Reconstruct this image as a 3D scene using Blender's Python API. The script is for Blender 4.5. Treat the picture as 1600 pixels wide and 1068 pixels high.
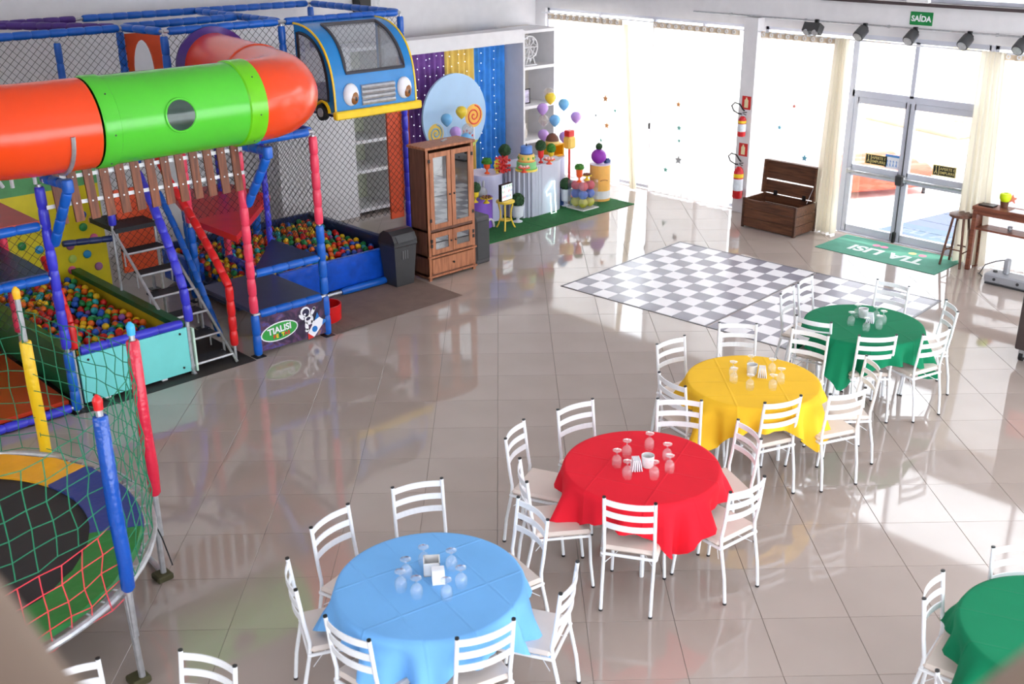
import bpy, bmesh, math, random
from mathutils import Vector, Matrix
random.seed(7)
sc = bpy.context.scene
for o in list(bpy.data.objects): bpy.data.objects.remove(o)
C = sc.collection
PI = math.pi

# ------------------------------------------------------------------ camera
A = math.radians(43)                 # floor tiles are laid at 43 degrees to the walls
TILE = 0.6
def T2R(x, y): return (x*math.cos(A)+y*math.sin(A), -x*math.sin(A)+y*math.cos(A))
F_PX, PPX, PPY = 1701.48, 839.27, 534.285
_y, _p = -0.0326744 - A, 0.3793686   # yaw in the room frame, pitch
CAM = Vector((*T2R(0.113282*TILE, -17.2193688*TILE), 7.4823167*TILE))
FW = Vector((-math.sin(_y)*math.cos(_p), math.cos(_y)*math.cos(_p), -math.sin(_p)))
RT = Vector((math.cos(_y), math.sin(_y), 0)); UP = RT.cross(FW)
cd = bpy.data.cameras.new('camera'); cam = bpy.data.objects.new('camera', cd); C.objects.link(cam)
m = Matrix.Identity(4)
for i in range(3): m[i][0], m[i][1], m[i][2], m[i][3] = RT[i], UP[i], -FW[i], CAM[i]
cam.matrix_world = m
cd.sensor_width = 36; cd.lens = F_PX*36/1600; cd.shift_x = -(PPX-800)/1600; cd.shift_y = (PPY-534)/1600
cd.clip_start = .05; cd.clip_end = 300
cd.dof.use_dof = True; cd.dof.focus_distance = 11.0; cd.dof.aperture_fstop = 3.2
sc.camera = cam
def ray(px, py): return RT*((px-PPX)/F_PX) + UP*(-(py-PPY)/F_PX) + FW
def onz(px, py, z=0.):
    d = ray(px, py); return CAM + d*((z-CAM.z)/d.z)
def toscreen(p):
    q = Vector(p)-CAM; k = q.dot(FW)
    return (PPX+F_PX*q.dot(RT)/k, PPY-F_PX*q.dot(UP)/k, k)

# ------------------------------------------------------------------ world, sun, exposure
w = bpy.data.worlds.new('sky'); sc.world = w; w.use_nodes = True
bg = w.node_tree.nodes['Background']; bg.inputs[0].default_value = (.90, .95, 1, 1); bg.inputs[1].default_value = 4.2
sd = bpy.data.lights.new('sun', 'SUN'); sd.energy = 5; sd.angle = .02; sd.color = (1, .96, .9)
sun = bpy.data.objects.new('sun', sd); C.objects.link(sun); sun.rotation_euler = (math.radians(25), math.radians(38), 0)
sun.rotation_euler = Vector((-.25, .5, -1)).to_track_quat('-Z', 'Y').to_euler()
sc.view_settings.view_transform = 'Standard'; sc.view_settings.look = 'None'
sc.view_settings.exposure = .7; sc.view_settings.gamma = 1; sc.view_settings.use_curve_mapping = False

# ------------------------------------------------------------------ materials
def lin(c): return tuple(((v/255)/12.92 if v/255 <= .04045 else ((v/255+.055)/1.055)**2.4) for v in c)
MATS = {}
def mat(name, col, rough=.5, metal=0, var=.08, scale=6, bump=0, coat=0, emit=0, bscale=60):
    if name in MATS: return MATS[name]
    mt = bpy.data.materials.new(name); mt.use_nodes = True; nt = mt.node_tree; b = nt.nodes['Principled BSDF']
    c = lin(col); b.inputs['Roughness'].default_value = rough; b.inputs['Metallic'].default_value = metal
    if coat: b.inputs['Coat Weight'].default_value = coat
    tc = nt.nodes.new('ShaderNodeTexCoord')
    n = nt.nodes.new('ShaderNodeTexNoise'); n.inputs['Scale'].default_value = scale; n.inputs['Detail'].default_value = 4
    nt.links.new(tc.outputs['Object'], n.inputs['Vector'])
    r = nt.nodes.new('ShaderNodeValToRGB'); r.color_ramp.elements[0].position = .3; r.color_ramp.elements[1].position = .7
    r.color_ramp.elements[0].color = (*[v*(1-var) for v in c], 1); r.color_ramp.elements[1].color = (*[min(1, v*(1+var)) for v in c], 1)
    nt.links.new(n.outputs['Fac'], r.inputs['Fac']); nt.links.new(r.outputs['Color'], b.inputs['Base Color'])
    if emit:
        b.inputs['Emission Color'].default_value = (*c, 1); b.inputs['Emission Strength'].default_value = emit
    if bump:
        n2 = nt.nodes.new('ShaderNodeTexNoise'); n2.inputs['Scale'].default_value = bscale; nt.links.new(tc.outputs['Object'], n2.inputs['Vector'])
        bp = nt.nodes.new('ShaderNodeBump'); bp.inputs['Strength'].default_value = bump; bp.inputs['Distance'].default_value = .01
        nt.links.new(n2.outputs['Fac'], bp.inputs['Height']); nt.links.new(bp.outputs['Normal'], b.inputs['Normal'])
    MATS[name] = mt; return mt
def wood(name, c1, c2, axis=2, rough=.45):
    if name in MATS: return MATS[name]
    mt = bpy.data.materials.new(name); mt.use_nodes = True; nt = mt.node_tree; b = nt.nodes['Principled BSDF']
    b.inputs['Roughness'].default_value = rough
    tc = nt.nodes.new('ShaderNodeTexCoord'); mp = nt.nodes.new('ShaderNodeMapping')
    s = [14, 14, 14]; s[axis] = 1.2; mp.inputs['Scale'].default_value = s
    n = nt.nodes.new('ShaderNodeTexNoise'); n.inputs['Scale'].default_value = 2.5; n.inputs['Detail'].default_value = 6; n.inputs['Distortion'].default_value = .6
    r = nt.nodes.new('ShaderNodeValToRGB'); r.color_ramp.elements[0].position = .35; r.color_ramp.elements[1].position = .65
    r.color_ramp.elements[0].color = (*lin(c1), 1); r.color_ramp.elements[1].color = (*lin(c2), 1)
    nt.links.new(tc.outputs['Object'], mp.inputs['Vector']); nt.links.new(mp.outputs['Vector'], n.inputs['Vector'])
    nt.links.new(n.outputs['Fac'], r.inputs['Fac']); nt.links.new(r.outputs['Color'], b.inputs['Base Color'])
    MATS[name] = mt; return mt
def clear(name, tint=(255, 255, 255), refl=.12, rough=.02, milky=0):
    if name in MATS: return MATS[name]
    mt = bpy.data.materials.new(name); mt.use_nodes = True; nt = mt.node_tree; nt.nodes.clear()
    out = nt.nodes.new('ShaderNodeOutputMaterial'); tr = nt.nodes.new('ShaderNodeBsdfTransparent'); tr.inputs[0].default_value = (*lin(tint), 1)
    gl = nt.nodes.new('ShaderNodeBsdfGlossy'); gl.inputs['Roughness'].default_value = rough
    fr = nt.nodes.new('ShaderNodeFresnel'); ge = nt.nodes.new('ShaderNodeNewGeometry'); ir = nt.nodes.new('ShaderNodeMapRange'); ir.inputs[3].default_value = 1.45; ir.inputs[4].default_value = 1/1.45
    nt.links.new(ge.outputs['Backfacing'], ir.inputs[0]); nt.links.new(ir.outputs[0], fr.inputs[0])
    ad = nt.nodes.new('ShaderNodeMath'); ad.operation = 'ADD'; ad.use_clamp = True; ad.inputs[1].default_value = refl-.04
    mx = nt.nodes.new('ShaderNodeMixShader'); nt.links.new(fr.outputs[0], ad.inputs[0]); nt.links.new(ad.outputs[0], mx.inputs[0])
    last = tr
    if milky:
        df = nt.nodes.new('ShaderNodeBsdfDiffuse'); df.inputs[0].default_value = (*lin(tint), 1)
        m2 = nt.nodes.new('ShaderNodeMixShader'); m2.inputs[0].default_value = milky
        nt.links.new(tr.outputs[0], m2.inputs[1]); nt.links.new(df.outputs[0], m2.inputs[2]); last = m2
    nt.links.new(last.outputs[0], mx.inputs[1]); nt.links.new(gl.outputs[0], mx.inputs[2]); nt.links.new(mx.outputs[0], out.inputs[0])
    MATS[name] = mt; return mt
def sheer(name, col, transp=.12, transl=.6):
    mt = bpy.data.materials.new(name); mt.use_nodes = True; nt = mt.node_tree; nt.nodes.clear()
    out = nt.nodes.new('ShaderNodeOutputMaterial'); c = (*lin(col), 1)
    wv = nt.nodes.new('ShaderNodeTexNoise'); wv.inputs['Scale'].default_value = 300
    d = nt.nodes.new('ShaderNodeBsdfDiffuse'); t = nt.nodes.new('ShaderNodeBsdfTranslucent'); tr = nt.nodes.new('ShaderNodeBsdfTransparent')
    d.inputs[0].default_value = c; t.inputs[0].default_value = c
    m1 = nt.nodes.new('ShaderNodeMixShader'); m1.inputs[0].default_value = transl
    m2 = nt.nodes.new('ShaderNodeMixShader'); mr = nt.nodes.new('ShaderNodeMapRange'); mr.inputs[3].default_value = transp*.6; mr.inputs[4].default_value = transp*1.4
    nt.links.new(wv.outputs['Fac'], mr.inputs[0]); nt.links.new(mr.outputs[0], m2.inputs[0])
    nt.links.new(d.outputs[0], m1.inputs[1]); nt.links.new(t.outputs[0], m1.inputs[2]); nt.links.new(m1.outputs[0], m2.inputs[1]); nt.links.new(tr.outputs[0], m2.inputs[2])
    nt.links.new(m2.outputs[0], out.inputs[0]); MATS[name] = mt; return mt
def checker_mat(name, ca, cb, size, rough=.25):
    mt = bpy.data.materials.new(name); mt.use_nodes = True; nt = mt.node_tree; b = nt.nodes['Principled BSDF']; b.inputs['Roughness'].default_value = rough
    tc = nt.nodes.new('ShaderNodeTexCoord'); ck = nt.nodes.new('ShaderNodeTexChecker'); ck.inputs['Scale'].default_value = 1/size
    ck.inputs[1].default_value = (*lin(ca), 1); ck.inputs[2].default_value = (*lin(cb), 1)
    mp = nt.nodes.new('ShaderNodeMapping'); mp.inputs['Location'].default_value = (.0003, .0003, .013)
    nt.links.new(tc.outputs['Object'], mp.inputs[0]); nt.links.new(mp.outputs[0], ck.inputs[0]); nt.links.new(ck.outputs[0], b.inputs['Base Color'])
    return mt
WHITE = mat('white_paint', (232, 230, 232), .55, var=.03); WALL = mat('wall_paint', (226, 224, 226), .7, var=.03)
METALW = mat('white_enamel', (238, 240, 244), .28, var=.03); STEEL = mat('galvanised_steel', (186, 188, 192), .35, .6, var=.15, scale=20)
BLACK = mat('black_plastic', (22, 22, 24), .4); DARK = mat('dark_grey_plastic', (58, 58, 60), .45)
BLUE = mat('blue_vinyl_foam', (14, 92, 190), .32, var=.12); VIOLET = mat('violet_vinyl_foam', (58, 58, 200), .32, var=.12)
PINK = mat('pink_vinyl_foam', (232, 62, 92), .32, var=.1); RED = mat('red_vinyl_foam', (215, 28, 30), .32, var=.1)
NAVY = mat('navy_vinyl', (24, 42, 92), .35, var=.12); TEAL = mat('turquoise_panel', (120, 218, 214), .4, var=.03)
ORANGE = mat('orange_plastic', (238, 72, 22), .22, var=.05, scale=2); GREEN = mat('green_plastic', (82, 198, 52), .22, var=.05, scale=2); LIME = mat('lime_plastic', (108, 204, 20), .22, var=.05)
PURPLE = mat('purple_vinyl', (72, 36, 128), .4); YELLOW = mat('yellow_paint', (240, 202, 24), .4); GLASS = clear('clear_glass', refl=.14)
CORD = mat('black_net_cord', (20, 20, 24), .8)

# ------------------------------------------------------------------ mesh helper
class MB:
    def __init__(s): s.v = []; s.f = []; s.mi = []
    def add(s, v, f, k=0):
        n = len(s.v); s.v += [tuple(p) for p in v]; s.f += [tuple(i+n for i in q) for q in f]; s.mi += [k]*len(f); return s
    def box(s, c, d, rot=None, k=0):
        x, y, z = d[0]/2, d[1]/2, d[2]/2
        P = [Vector((a, b, e)) for a in (-x, x) for b in (-y, y) for e in (-z, z)]
        if rot: P = [rot @ p for p in P]
        return s.add([p+Vector(c) for p in P], [(0, 1, 3, 2), (4, 6, 7, 5), (0, 4, 5, 1), (2, 3, 7, 6), (0, 2, 6, 4), (1, 5, 7, 3)], k)
    def bx(s, a, b, k=0): return s.box([(a[i]+b[i])/2 for i in range(3)], [abs(b[i]-a[i]) for i in range(3)], k=k)
    def bbox(s, a, b, r=.01, k=0):        # box with chamfered edges
        lo = [min(a[i], b[i]) for i in range(3)]; hi = [max(a[i], b[i]) for i in range(3)]
        r = min(r, min(hi[i]-lo[i] for i in range(3))*.45)
        V = []; idx = {}
        for ax in range(3):
            for sx in (0, 1):
                for sy in (0, 1):
                    for sz in (0, 1):
                        sg = (sx, sy, sz); p = [0, 0, 0]
                        for i in range(3):
                            e = hi[i] if sg[i] else lo[i]
                            p[i] = e if i == ax else (e-r if sg[i] else e+r)
                        idx[(ax, sx, sy, sz)] = len(V); V.append(p)
        Fc = []
        for ax in range(3):
            o = [i for i in range(3) if i != ax]
            for sd_ in (0, 1):
                q = []
                for a_, b_ in ((0, 0), (1, 0), (1, 1), (0, 1)):
                    g = [0, 0, 0]; g[ax] = sd_; g[o[0]] = a_; g[o[1]] = b_; q.append(idx[(ax, *g)])
                Fc.append(q)
        for ax in range(3):               # edges along ax
            o = [i for i in range(3) if i != ax]
            for a_ in (0, 1):
                for b_ in (0, 1):
                    g0 = [0, 0, 0]; g0[o[0]] = a_; g0[o[1]] = b_; g1 = list(g0); g1[ax] = 1
                    Fc.append([idx[(o[0], *g0)], idx[(o[0], *g1)], idx[(o[1], *g1)], idx[(o[1], *g0)]])
        for sx in (0, 1):
            for sy in (0, 1):
                for sz in (0, 1): Fc.append([idx[(0, sx, sy, sz)], idx[(1, sx, sy, sz)], idx[(2, sx, sy, sz)]])
        return s.add(V, Fc, k)
    def tube(s, path, r, n=8, caps=True, k=0, closed=False):
        P = [Vector(p) for p in path]; L = len(P); R = r if isinstance(r, (list, tuple)) else [r]*L
        V = []; up = None
        for i in range(L):
            if closed: t = P[(i+1) % L]-P[i-1]
            else: t = P[min(i+1, L-1)]-P[max(i-1, 0)]
            t = t.normalized() if t.length > 1e-9 else Vector((0, 0, 1))
            if up is None: up = Vector((0, 0, 1)) if abs(t.z) < .9 else Vector((1, 0, 0))
            a = (up-t*up.dot(t)); a = a.normalized() if a.length > 1e-6 else t.orthogonal().normalized(); b = t.cross(a); up = a
            V += [P[i]+(a*math.cos(2*PI*j/n)+b*math.sin(2*PI*j/n))*R[i] for j in range(n)]
        Fc = []
        for i in range(L if closed else L-1):
            i2 = (i+1) % L
            for j in range(n): Fc.append((i*n+j, i*n+(j+1) % n, i2*n+(j+1) % n, i2*n+j))
        if caps and not closed: Fc += [tuple(range(n))[::-1], tuple((L-1)*n+j for j in range(n))]
        return s.add(V, Fc, k)
    def lathe(s, prof, n=16, c=(0, 0, 0), k=0, caps=True, sx=1, sy=1):
        V = [(c[0]+r*math.cos(2*PI*j/n)*sx, c[1]+r*math.sin(2*PI*j/n)*sy, c[2]+z) for r, z in prof for j in range(n)]
        Fc = [(i*n+j, i*n+(j+1) % n, (i+1)*n+(j+1) % n, (i+1)*n+j) for i in range(len(prof)-1) for j in range(n)]
        if caps: Fc += [tuple(range(n))[::-1], tuple((len(prof)-1)*n+j for j in range(n))]
        return s.add(V, Fc, k)
    def sphere(s, c, r, n=12, rings=8, k=0, sc_=(1, 1, 1)):
        V = [(c[0], c[1], c[2]-r*sc_[2])]
        for i in range(1, rings):
            a = -PI/2+PI*i/rings
            V += [(c[0]+r*math.cos(a)*math.cos(2*PI*j/n)*sc_[0], c[1]+r*math.cos(a)*math.sin(2*PI*j/n)*sc_[1], c[2]+r*math.sin(a)*sc_[2]) for j in range(n)]
        V.append((c[0], c[1], c[2]+r*sc_[2])); Fc = [(0, 1+(j+1) % n, 1+j) for j in range(n)]
        for i in range(rings-2):
            for j in range(n): Fc.append((1+i*n+j, 1+i*n+(j+1) % n, 1+(i+1)*n+(j+1) % n, 1+(i+1)*n+j))
        e = len(V)-1; b = 1+(rings-2)*n; Fc += [(b+j, b+(j+1) % n, e) for j in range(n)]
        return s.add(V, Fc, k)
    def prism(s, poly, axis, a, b, k=0):   # polygon in the two other axes, extruded from a to b along axis
        def mk(p, q):
            o = [p[0], p[1]]; o.insert(axis, q); return o
        n = len(poly); V = [mk(p, a) for p in poly]+[mk(p, b) for p in poly]
        return s.add(V, [tuple(range(n))[::-1], tuple(range(n, 2*n))]+[(i, (i+1) % n, n+(i+1) % n, n+i) for i in range(n)], k)
    def padded(s, a, b, r=.045, seg=.2, n=10, k=0):
        a, b = Vector(a), Vector(b); L = (b-a).length; m_ = max(1, round(L/seg)); P = []; R = []
        for i in range(m_):
            for t, q in ((.0, .8), (.06, .97), (.3, 1.03), (.7, 1.03), (.94, .97), (1., .8)):
                if t == 0 and i: continue
                P.append(a.lerp(b, (i+t)/m_)); R.append(r*q)
        return s.tube(P, R, n, k=k)
    def net(s, o, e1, e2, sp=.07, r=.003, diag=True, sag=0, k=0):
        o, e1, e2 = Vector(o), Vector(e1), Vector(e2); L1, L2 = e1.length, e2.length; a, b = e1/L1, e2/L2
        nrm = a.cross(b)
        def seg(p, q):
            P_ = [o+a*(p[0]+(q[0]-p[0])*t)+b*(p[1]+(q[1]-p[1])*t) for t in (0, 1)]; s.tube(P_, r, 3, caps=False, k=k)
        if diag:
            d = sp*1.414
            for sg in (1, -1):
                t = -L2
                while t < L1+L2:
                    pts = []
                    for yy in (0, L2):
                        xx = t+sg*yy
                        pts.append((xx, yy))
                    (x0, y0), (x1, y1) = pts; dx = x1-x0
                    lo, hi = 0., 1.
                    ta, tb = (0-x0)/dx, (L1-x0)/dx; lo = max(lo, min(ta, tb)); hi = min(hi, max(ta, tb))
                    if hi > lo: seg((x0+dx*lo, L2*lo), (x0+dx*hi, L2*hi))
                    t += d
        else:
            for i in range(int(L1/sp)+1): seg((i*sp, 0), (i*sp, L2))
            for i in range(int(L2/sp)+1): seg((0, i*sp), (L1, i*sp))
        return s
    def build(s, name, mats, parent=None, smooth=False, loc=None):
        me = bpy.data.meshes.new(name); me.from_pydata(s.v, [], s.f)
        if not isinstance(mats, (list, tuple)): mats = [mats]
        for q in mats: me.materials.append(q)
        me.polygons.foreach_set('material_index', s.mi)
        if smooth: me.polygons.foreach_set('use_smooth', [True]*len(s.f))
        me.validate(); me.update()
        if smooth is True:
            try: me.set_sharp_from_angle(angle=math.radians(40))
            except Exception: pass
        o = bpy.data.objects.new(name, me); C.objects.link(o)
        if parent: o.parent = parent
        if loc: o.location = loc
        return o
def tag(o, label, cat, group=None):
    o['label'] = label; o['category'] = cat
    if group: o['group'] = group
    return o
def thing(name, label, cat, loc=(0, 0, 0), rz=0, group=None):
    o = bpy.data.objects.new(name, None); C.objects.link(o); o.location = loc; o.rotation_euler = (0, 0, rz); o.empty_display_size = .1
    return tag(o, label, cat, group)
def struct(o): o['kind'] = 'structure'; return o
def stuff(o): o['kind'] = 'stuff'; return o
def dup(root, loc, rz=0, label=None, group=None):
    r = root.copy(); C.objects.link(r); r.location = loc; r.rotation_euler = (0, 0, rz)
    if label: r['label'] = label
    if group: r['group'] = group
    for ch in list(root.children):
        c = ch.copy(); C.objects.link(c); c.parent = r
        for g in ch.children:
            d = g.copy(); C.objects.link(d); d.parent = c
    return r
def text_mesh(name, s, size, material, parent, M4, depth=.002, bold=0, align='CENTER'):
    cu = bpy.data.curves.new(name, 'FONT'); cu.body = s; cu.size = size; cu.align_x = align; cu.align_y = 'CENTER'; cu.extrude = depth; cu.offset = bold
    t = bpy.data.objects.new(name+'_tmp', cu); C.objects.link(t); bpy.context.view_layer.update()
    me = bpy.data.meshes.new_from_object(t.evaluated_get(bpy.context.evaluated_depsgraph_get()))
    bpy.data.objects.remove(t); me.materials.clear(); me.materials.append(material)
    me.transform(M4); o = bpy.data.objects.new(name, me); C.objects.link(o)
    if parent: o.parent = parent
    return o
def face_mat(origin, right, up):
    r, u = Vector(right).normalized(), Vector(up).normalized(); n = r.cross(u); M4 = Matrix.Identity(4)
    for i in range(3): M4[i][0], M4[i][1], M4[i][2], M4[i][3] = r[i], u[i], n[i], origin[i]
    return M4
def ony(px, py, y):
    d = ray(px, py); return CAM + d*((y-CAM.y)/d.y)
def onx(px, py, x):
    d = ray(px, py); return CAM + d*((x-CAM.x)/d.x)

# ================================================================== THE SETTING
X0, X1, Y0, Y1, ZC = -13., 7.3, -9., 6.8, 5.8
GROUT = mat('grout', (120, 112, 106), .8)
TILEM = mat('polished_tile', (173, 159, 151), .05, var=.05, scale=1.3); TILEM.node_tree.nodes['Principled BSDF'].inputs['Specular IOR Level'].default_value = .85
fl = struct(MB().bx((X0, Y0, -.12), (X1+.02, Y1, -.008)).build('floor', GROUT))
h = TILE/2-.0016
tb = MB().bbox((-h, -h, -.009), (h, h, 0), .0012); tme = tb.build('tile', TILEM); tile_me = tme.data; bpy.data.objects.remove(tme)
cells = []
for i in range(-34, 30):
    for j in range(-34, 30):
        x, y = T2R((i+.5)*TILE, (j+.5)*TILE)
        if X0+.43 < x < X1-.43 and Y0+.43 < y < Y1-.43:
            sx, sy, k = toscreen((x, y, 0)); vis = k > .5 and -60 < sx < 1660 and 250 < sy < 1150
            cells.append((0 if vis else 1, k if k > 0 else 99, x, y))
        elif X0-.43 < x < X1+.43 and Y0-.43 < y < Y1+.43: cells.append((2, 99, x, y))
cells.sort()
rest = MB(); cA, sA = math.cos(-A), math.sin(-A)
def clip(poly):
    for ax, lim, sg in ((0, X0, 1), (0, X1, -1), (1, Y0, 1), (1, Y1, -1)):
        out = []
        for i in range(len(poly)):
            p, q = poly[i-1], poly[i]; dp, dq = (p[ax]-lim)*sg, (q[ax]-lim)*sg
            if (dp >= 0) != (dq >= 0): t = dp/(dp-dq); out.append((p[0]+(q[0]-p[0])*t, p[1]+(q[1]-p[1])*t))
            if dq >= 0: out.append(q)
        poly = out
        if len(poly) < 3: return []
    return poly
for n, (c0, k, x, y) in enumerate(cells):
    if n < 300:
        o = bpy.data.objects.new('tile', tile_me); C.objects.link(o); o.parent = fl; o.location = (x, y, 0); o.rotation_euler = (0, 0, -A)
    else:
        q = clip([(x+a*cA-b*sA, y+a*sA+b*cA) for a, b in ((-h, -h), (h, -h), (h, h), (-h, h))])
        if q: rest.prism(q, 2, -.009, 0)
stuff(rest.build('tile_field', TILEM, fl))

# back wall with its openings (plane x = 7.3)
wb = MB()
wb.bx((7.3, Y0, 2.85), (7.5, Y1, 3.0)); wb.bx((7.24, Y0, 3.0), (7.5, Y1, 3.28)); wb.bx((7.24, .96, 3.28), (7.5, Y1, ZC)); wb.bx((7.24, Y0, 4.7), (7.5, .96, ZC))
wb.bx((7.3, 6.55, 0), (7.5, Y1, 2.85)); wb.bx((7.14, 1.95, 0), (7.5, 2.2, 2.97)); wb.bx((7.3, Y0, 0), (7.5, -5.2, 2.85))
struct(wb.build('wall_back', WALL))
struct(MB().bx((X0, Y1, 0), (7.5, Y1+.2, ZC)).build('wall_left', WALL))
struct(MB().bx((X0-.2, Y0, 0), (X0, Y1+.2, 3.4)).bx((X0-.2, Y0, 5.0), (X0, Y1+.2, ZC)).bx((X0-.2, 1.0, 3.4), (X0, Y1+.2, 5.0)).build('wall_near', WALL))      # high glazing behind the mezzanine
wr_ = MB().bx((X0-.2, Y0-.2, 0), (-9.5, Y0, ZC)).bx((-9.5, Y0-.2, 3.6), (7.5, Y0, ZC))       # glazed from x = -9.5 on, as the light on the floor implies
for x in (-9.5, -6.2, -3.5, -.8, 1.9, 4.6, 7.3): wr_.bx((x, Y0-.2, 0), (x+.2, Y0, 3.6))
struct(wr_.build('wall_right', WALL))
struct(MB().bx((X0-.2, Y0, ZC), (7.5, Y1+.2, ZC+.2)).build('ceiling', WALL))
struct(MB().bbox((7.16, Y0, 3.28), (7.5, .96, 3.325), .006).build('trim_1', mat('dark_sill', (70, 58, 60), .5)))
ALU = mat('white_aluminium', (205, 208, 220), .35, var=.03)
def window(name, ya, yb, za, zb, mull=(), trans=(), wid=.05):
    m_ = MB(); x0, x1 = 7.36, 7.42
    m_.bx((x0, ya, za), (x1, ya+wid, zb)); m_.bx((x0, yb-wid, za), (x1, yb, zb)); m_.bx((x0, ya, za), (x1, yb, za+wid)); m_.bx((x0, ya, zb-wid), (x1, yb, zb))
    root = struct(m_.build(name, ALU))
    for q in mull: MB().bx((x0-.005, q-wid/2, za), (x1+.005, q+wid/2, zb)).build('mullion', ALU, root)
    ys = [ya]+list(mull)+[yb]
    for a, b in zip(ys[:-1], ys[1:]): MB().bx((7.386, a+wid/2, za+wid), (7.394, b-wid/2, zb-wid)).build('pane', GLASS, root)
    return root
w1 = window('window_1', 2.2, 6.55, 0, 2.85, (4.1, 3.1, 5.3))
MB().bbox((7.33, 4.06, 1.02), (7.36, 4.14, 1.12), .005).build('lock', DARK, w1)
window('window_2', .42, 1.95, 0, 2.85, (1.2,)); window('window_3', -5.2, -1.55, 0, 2.85, (-2.6, -3.9)); window('window_4', Y0, .96, 3.325, 4.7, (-.9, -2.8, -4.7))

# glazed double exit door
dr = MB()
dr.bx((7.34, .37, 0), (7.44, .44, 2.85)); dr.bx((7.34, -1.55, 0), (7.44, -1.48, 2.85)); dr.bx((7.34, -1.5, 2.78), (7.44, .4, 2.85)); dr.bx((7.34, -1.5, 1.99), (7.44, .4, 2.08)); dr.bx((7.34, -.53, 2.05), (7.44, -.47, 2.8))
dr.bx((7.3, -1.5, 0), (7.46, .4, .012))
door = struct(dr.build('door_1', ALU))
for a, b in ((-.5, .37), (-1.48, -.5)):
    lf = MB()
    lf.bx((7.35, a+.004, .015), (7.41, a+.075, 1.99)); lf.bx((7.35, b-.075, .015), (7.41, b-.004, 1.99)); lf.bx((7.35, a+.06, .015), (7.41, b-.06, .12)); lf.bx((7.35, a+.06, 1.9), (7.41, b-.06, 1.985)); lf.bx((7.35, a+.06, .86), (7.41, b-.06, 1.02))
    l = lf.build('door_leaf', ALU, door)
    for z0, z1 in ((.12, .86), (1.02, 1.9)): MB().bx((7.376, a+.07, z0), (7.384, b-.07, z1)).build('pane', GLASS, l)
    pb = MB().tube([(7.29, a+.05, .93), (7.29, b-.05, .93)], .022, 8); pb.bbox((7.27, a+.03, .89), (7.35, a+.075, .97), .008); pb.bbox((7.27, b-.075, .89), (7.35, b-.03, .97), .008); pb.build('push_bar', STEEL, l)
for a, b in ((-.5, .4), (-1.5, -.5)): MB().bx((7.386, a+.03, 2.08), (7.394, b-.03, 2.78)).build('pane', GLASS, door)
MB().bbox((7.25, -.56, .84), (7.33, -.44, .99), .015).build('latch', DARK, door)
MB().tube([(7.335, -.5, .05), (7.335, -.5, 1.98)], .008, 6).build('lock_rod', DARK, door)
MB().bbox((7.29, -.525, .0), (7.34, -.475, .16), .01).build('floor_bolt', BLACK, door)

# door stickers
SIGNY = mat('cream_sticker', (216, 200, 130), .5); SIGNK = mat('black_print', (30, 30, 22), .5)
for y, lab in ((-.06, 'left'), (-1.09, 'right')):
    s = thing('push_sticker', 'black and cream APERTE E EMPURRE sticker on the %s door leaf glass' % lab, 'sign', (7.374, y, 1.13), 0, 'push stickers on the exit door')
    MB().bx((-.002, -.17, -.075), (0, .17, .075)).build('backing', SIGNY, s)
    MB().bx((-.004, -.155, -.062), (-.002, .07, .062)).build('text_field', SIGNK, s)
    for t, z in (('APERTE E', .027), ('EMPURRE', -.027)):
        text_mesh('lettering', t, .052, SIGNY, s, face_mat((-.005, -.045, z), (0, -1, 0), (0, 0, 1)), .0005, .001)
    MB().bx((-.004, .085, -.062), (-.002, .155, .062)).build('pictogram_field', SIGNK, s)
    pg = MB().tube([(-.005, .12, .035), (-.005, .117, 0), (-.005, .135, -.045)], .006, 6); pg.tube([(-.005, .117, 0), (-.005, .1, -.045)], .006, 6); pg.sphere((-.005, .12, .048), .01, 8, 6); pg.build('pictogram', SIGNY, s)
s = thing('paper_notice', 'white paper notice with blue header taped to the left door leaf', 'notice', (7.374, -.33, 1.14))
MB().bx((-.002, -.13, -.1), (0, .13, .1)).build('sheet', mat('paper', (240, 242, 248), .6), s)
MB().bx((-.003, -.13, .065), (-.002, .13, .1)).build('header_bar', mat('blue_print', (90, 150, 215), .5), s)
fg = MB()
for i in range(5):
    y = -.095+i*.047; fg.tube([(-.003, y, .02), (-.003, y, -.03), (-.003, y-.012, -.07)], .004, 5); fg.tube([(-.003, y, -.03), (-.003, y+.012, -.07)], .004, 5); fg.tube([(-.003, y-.015, 0), (-.003, y+.012, .01)], .003, 5)
fg.build('figure_print', mat('blue_print', (90, 150, 215), .5), s)

# exit sign, emergency light, spot rail
s = thing('exit_sign', 'green SAÍDA exit sign on the wall above the glass door', 'sign', (7.24, -.55, 3.12))
MB().bbox((-.012, -.16, -.085), (0, .16, .085), .003).build('plate', mat('sign_green', (10, 128, 62), .4), s)
text_mesh('lettering', 'SAÍDA', .1, METALW, s, face_mat((-.0125, 0, -.005), (0, -1, 0), (0, 0, 1)), .001, .003)
s = thing('emergency_lamp', 'white twin-head emergency lamp with red part above the exit sign', 'lamp', (7.16, -.52, 3.325))
MB().bbox((-.05, -.16, 0), (.03, .16, .04), .01).build('housing', WHITE, s)
for y in (-.11, .0): MB().lathe([(.02, .04), (.045, .06), (.045, .1), (.02, .12)], 10, (-.01, y, 0)).build('lamp_head', METALW, s, True)
MB().sphere((-.01, .11, .07), .05, 10, 8).build('red_dome', RED, s, True)
s = thing('spot_rail', 'thin grey lighting rail along the back wall header', 'rail', (7.2, 0, 2.99))
MB().tube([(0, 3.2, 0), (0, -5, 0)], .012, 6).build('tube', STEEL, s)
for y in (2.5, 1.2, -.1, -1.6, -3): MB().bx((0, y-.01, -.02), (.05, y+.01, .02)).build('bracket', STEEL, s)
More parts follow.
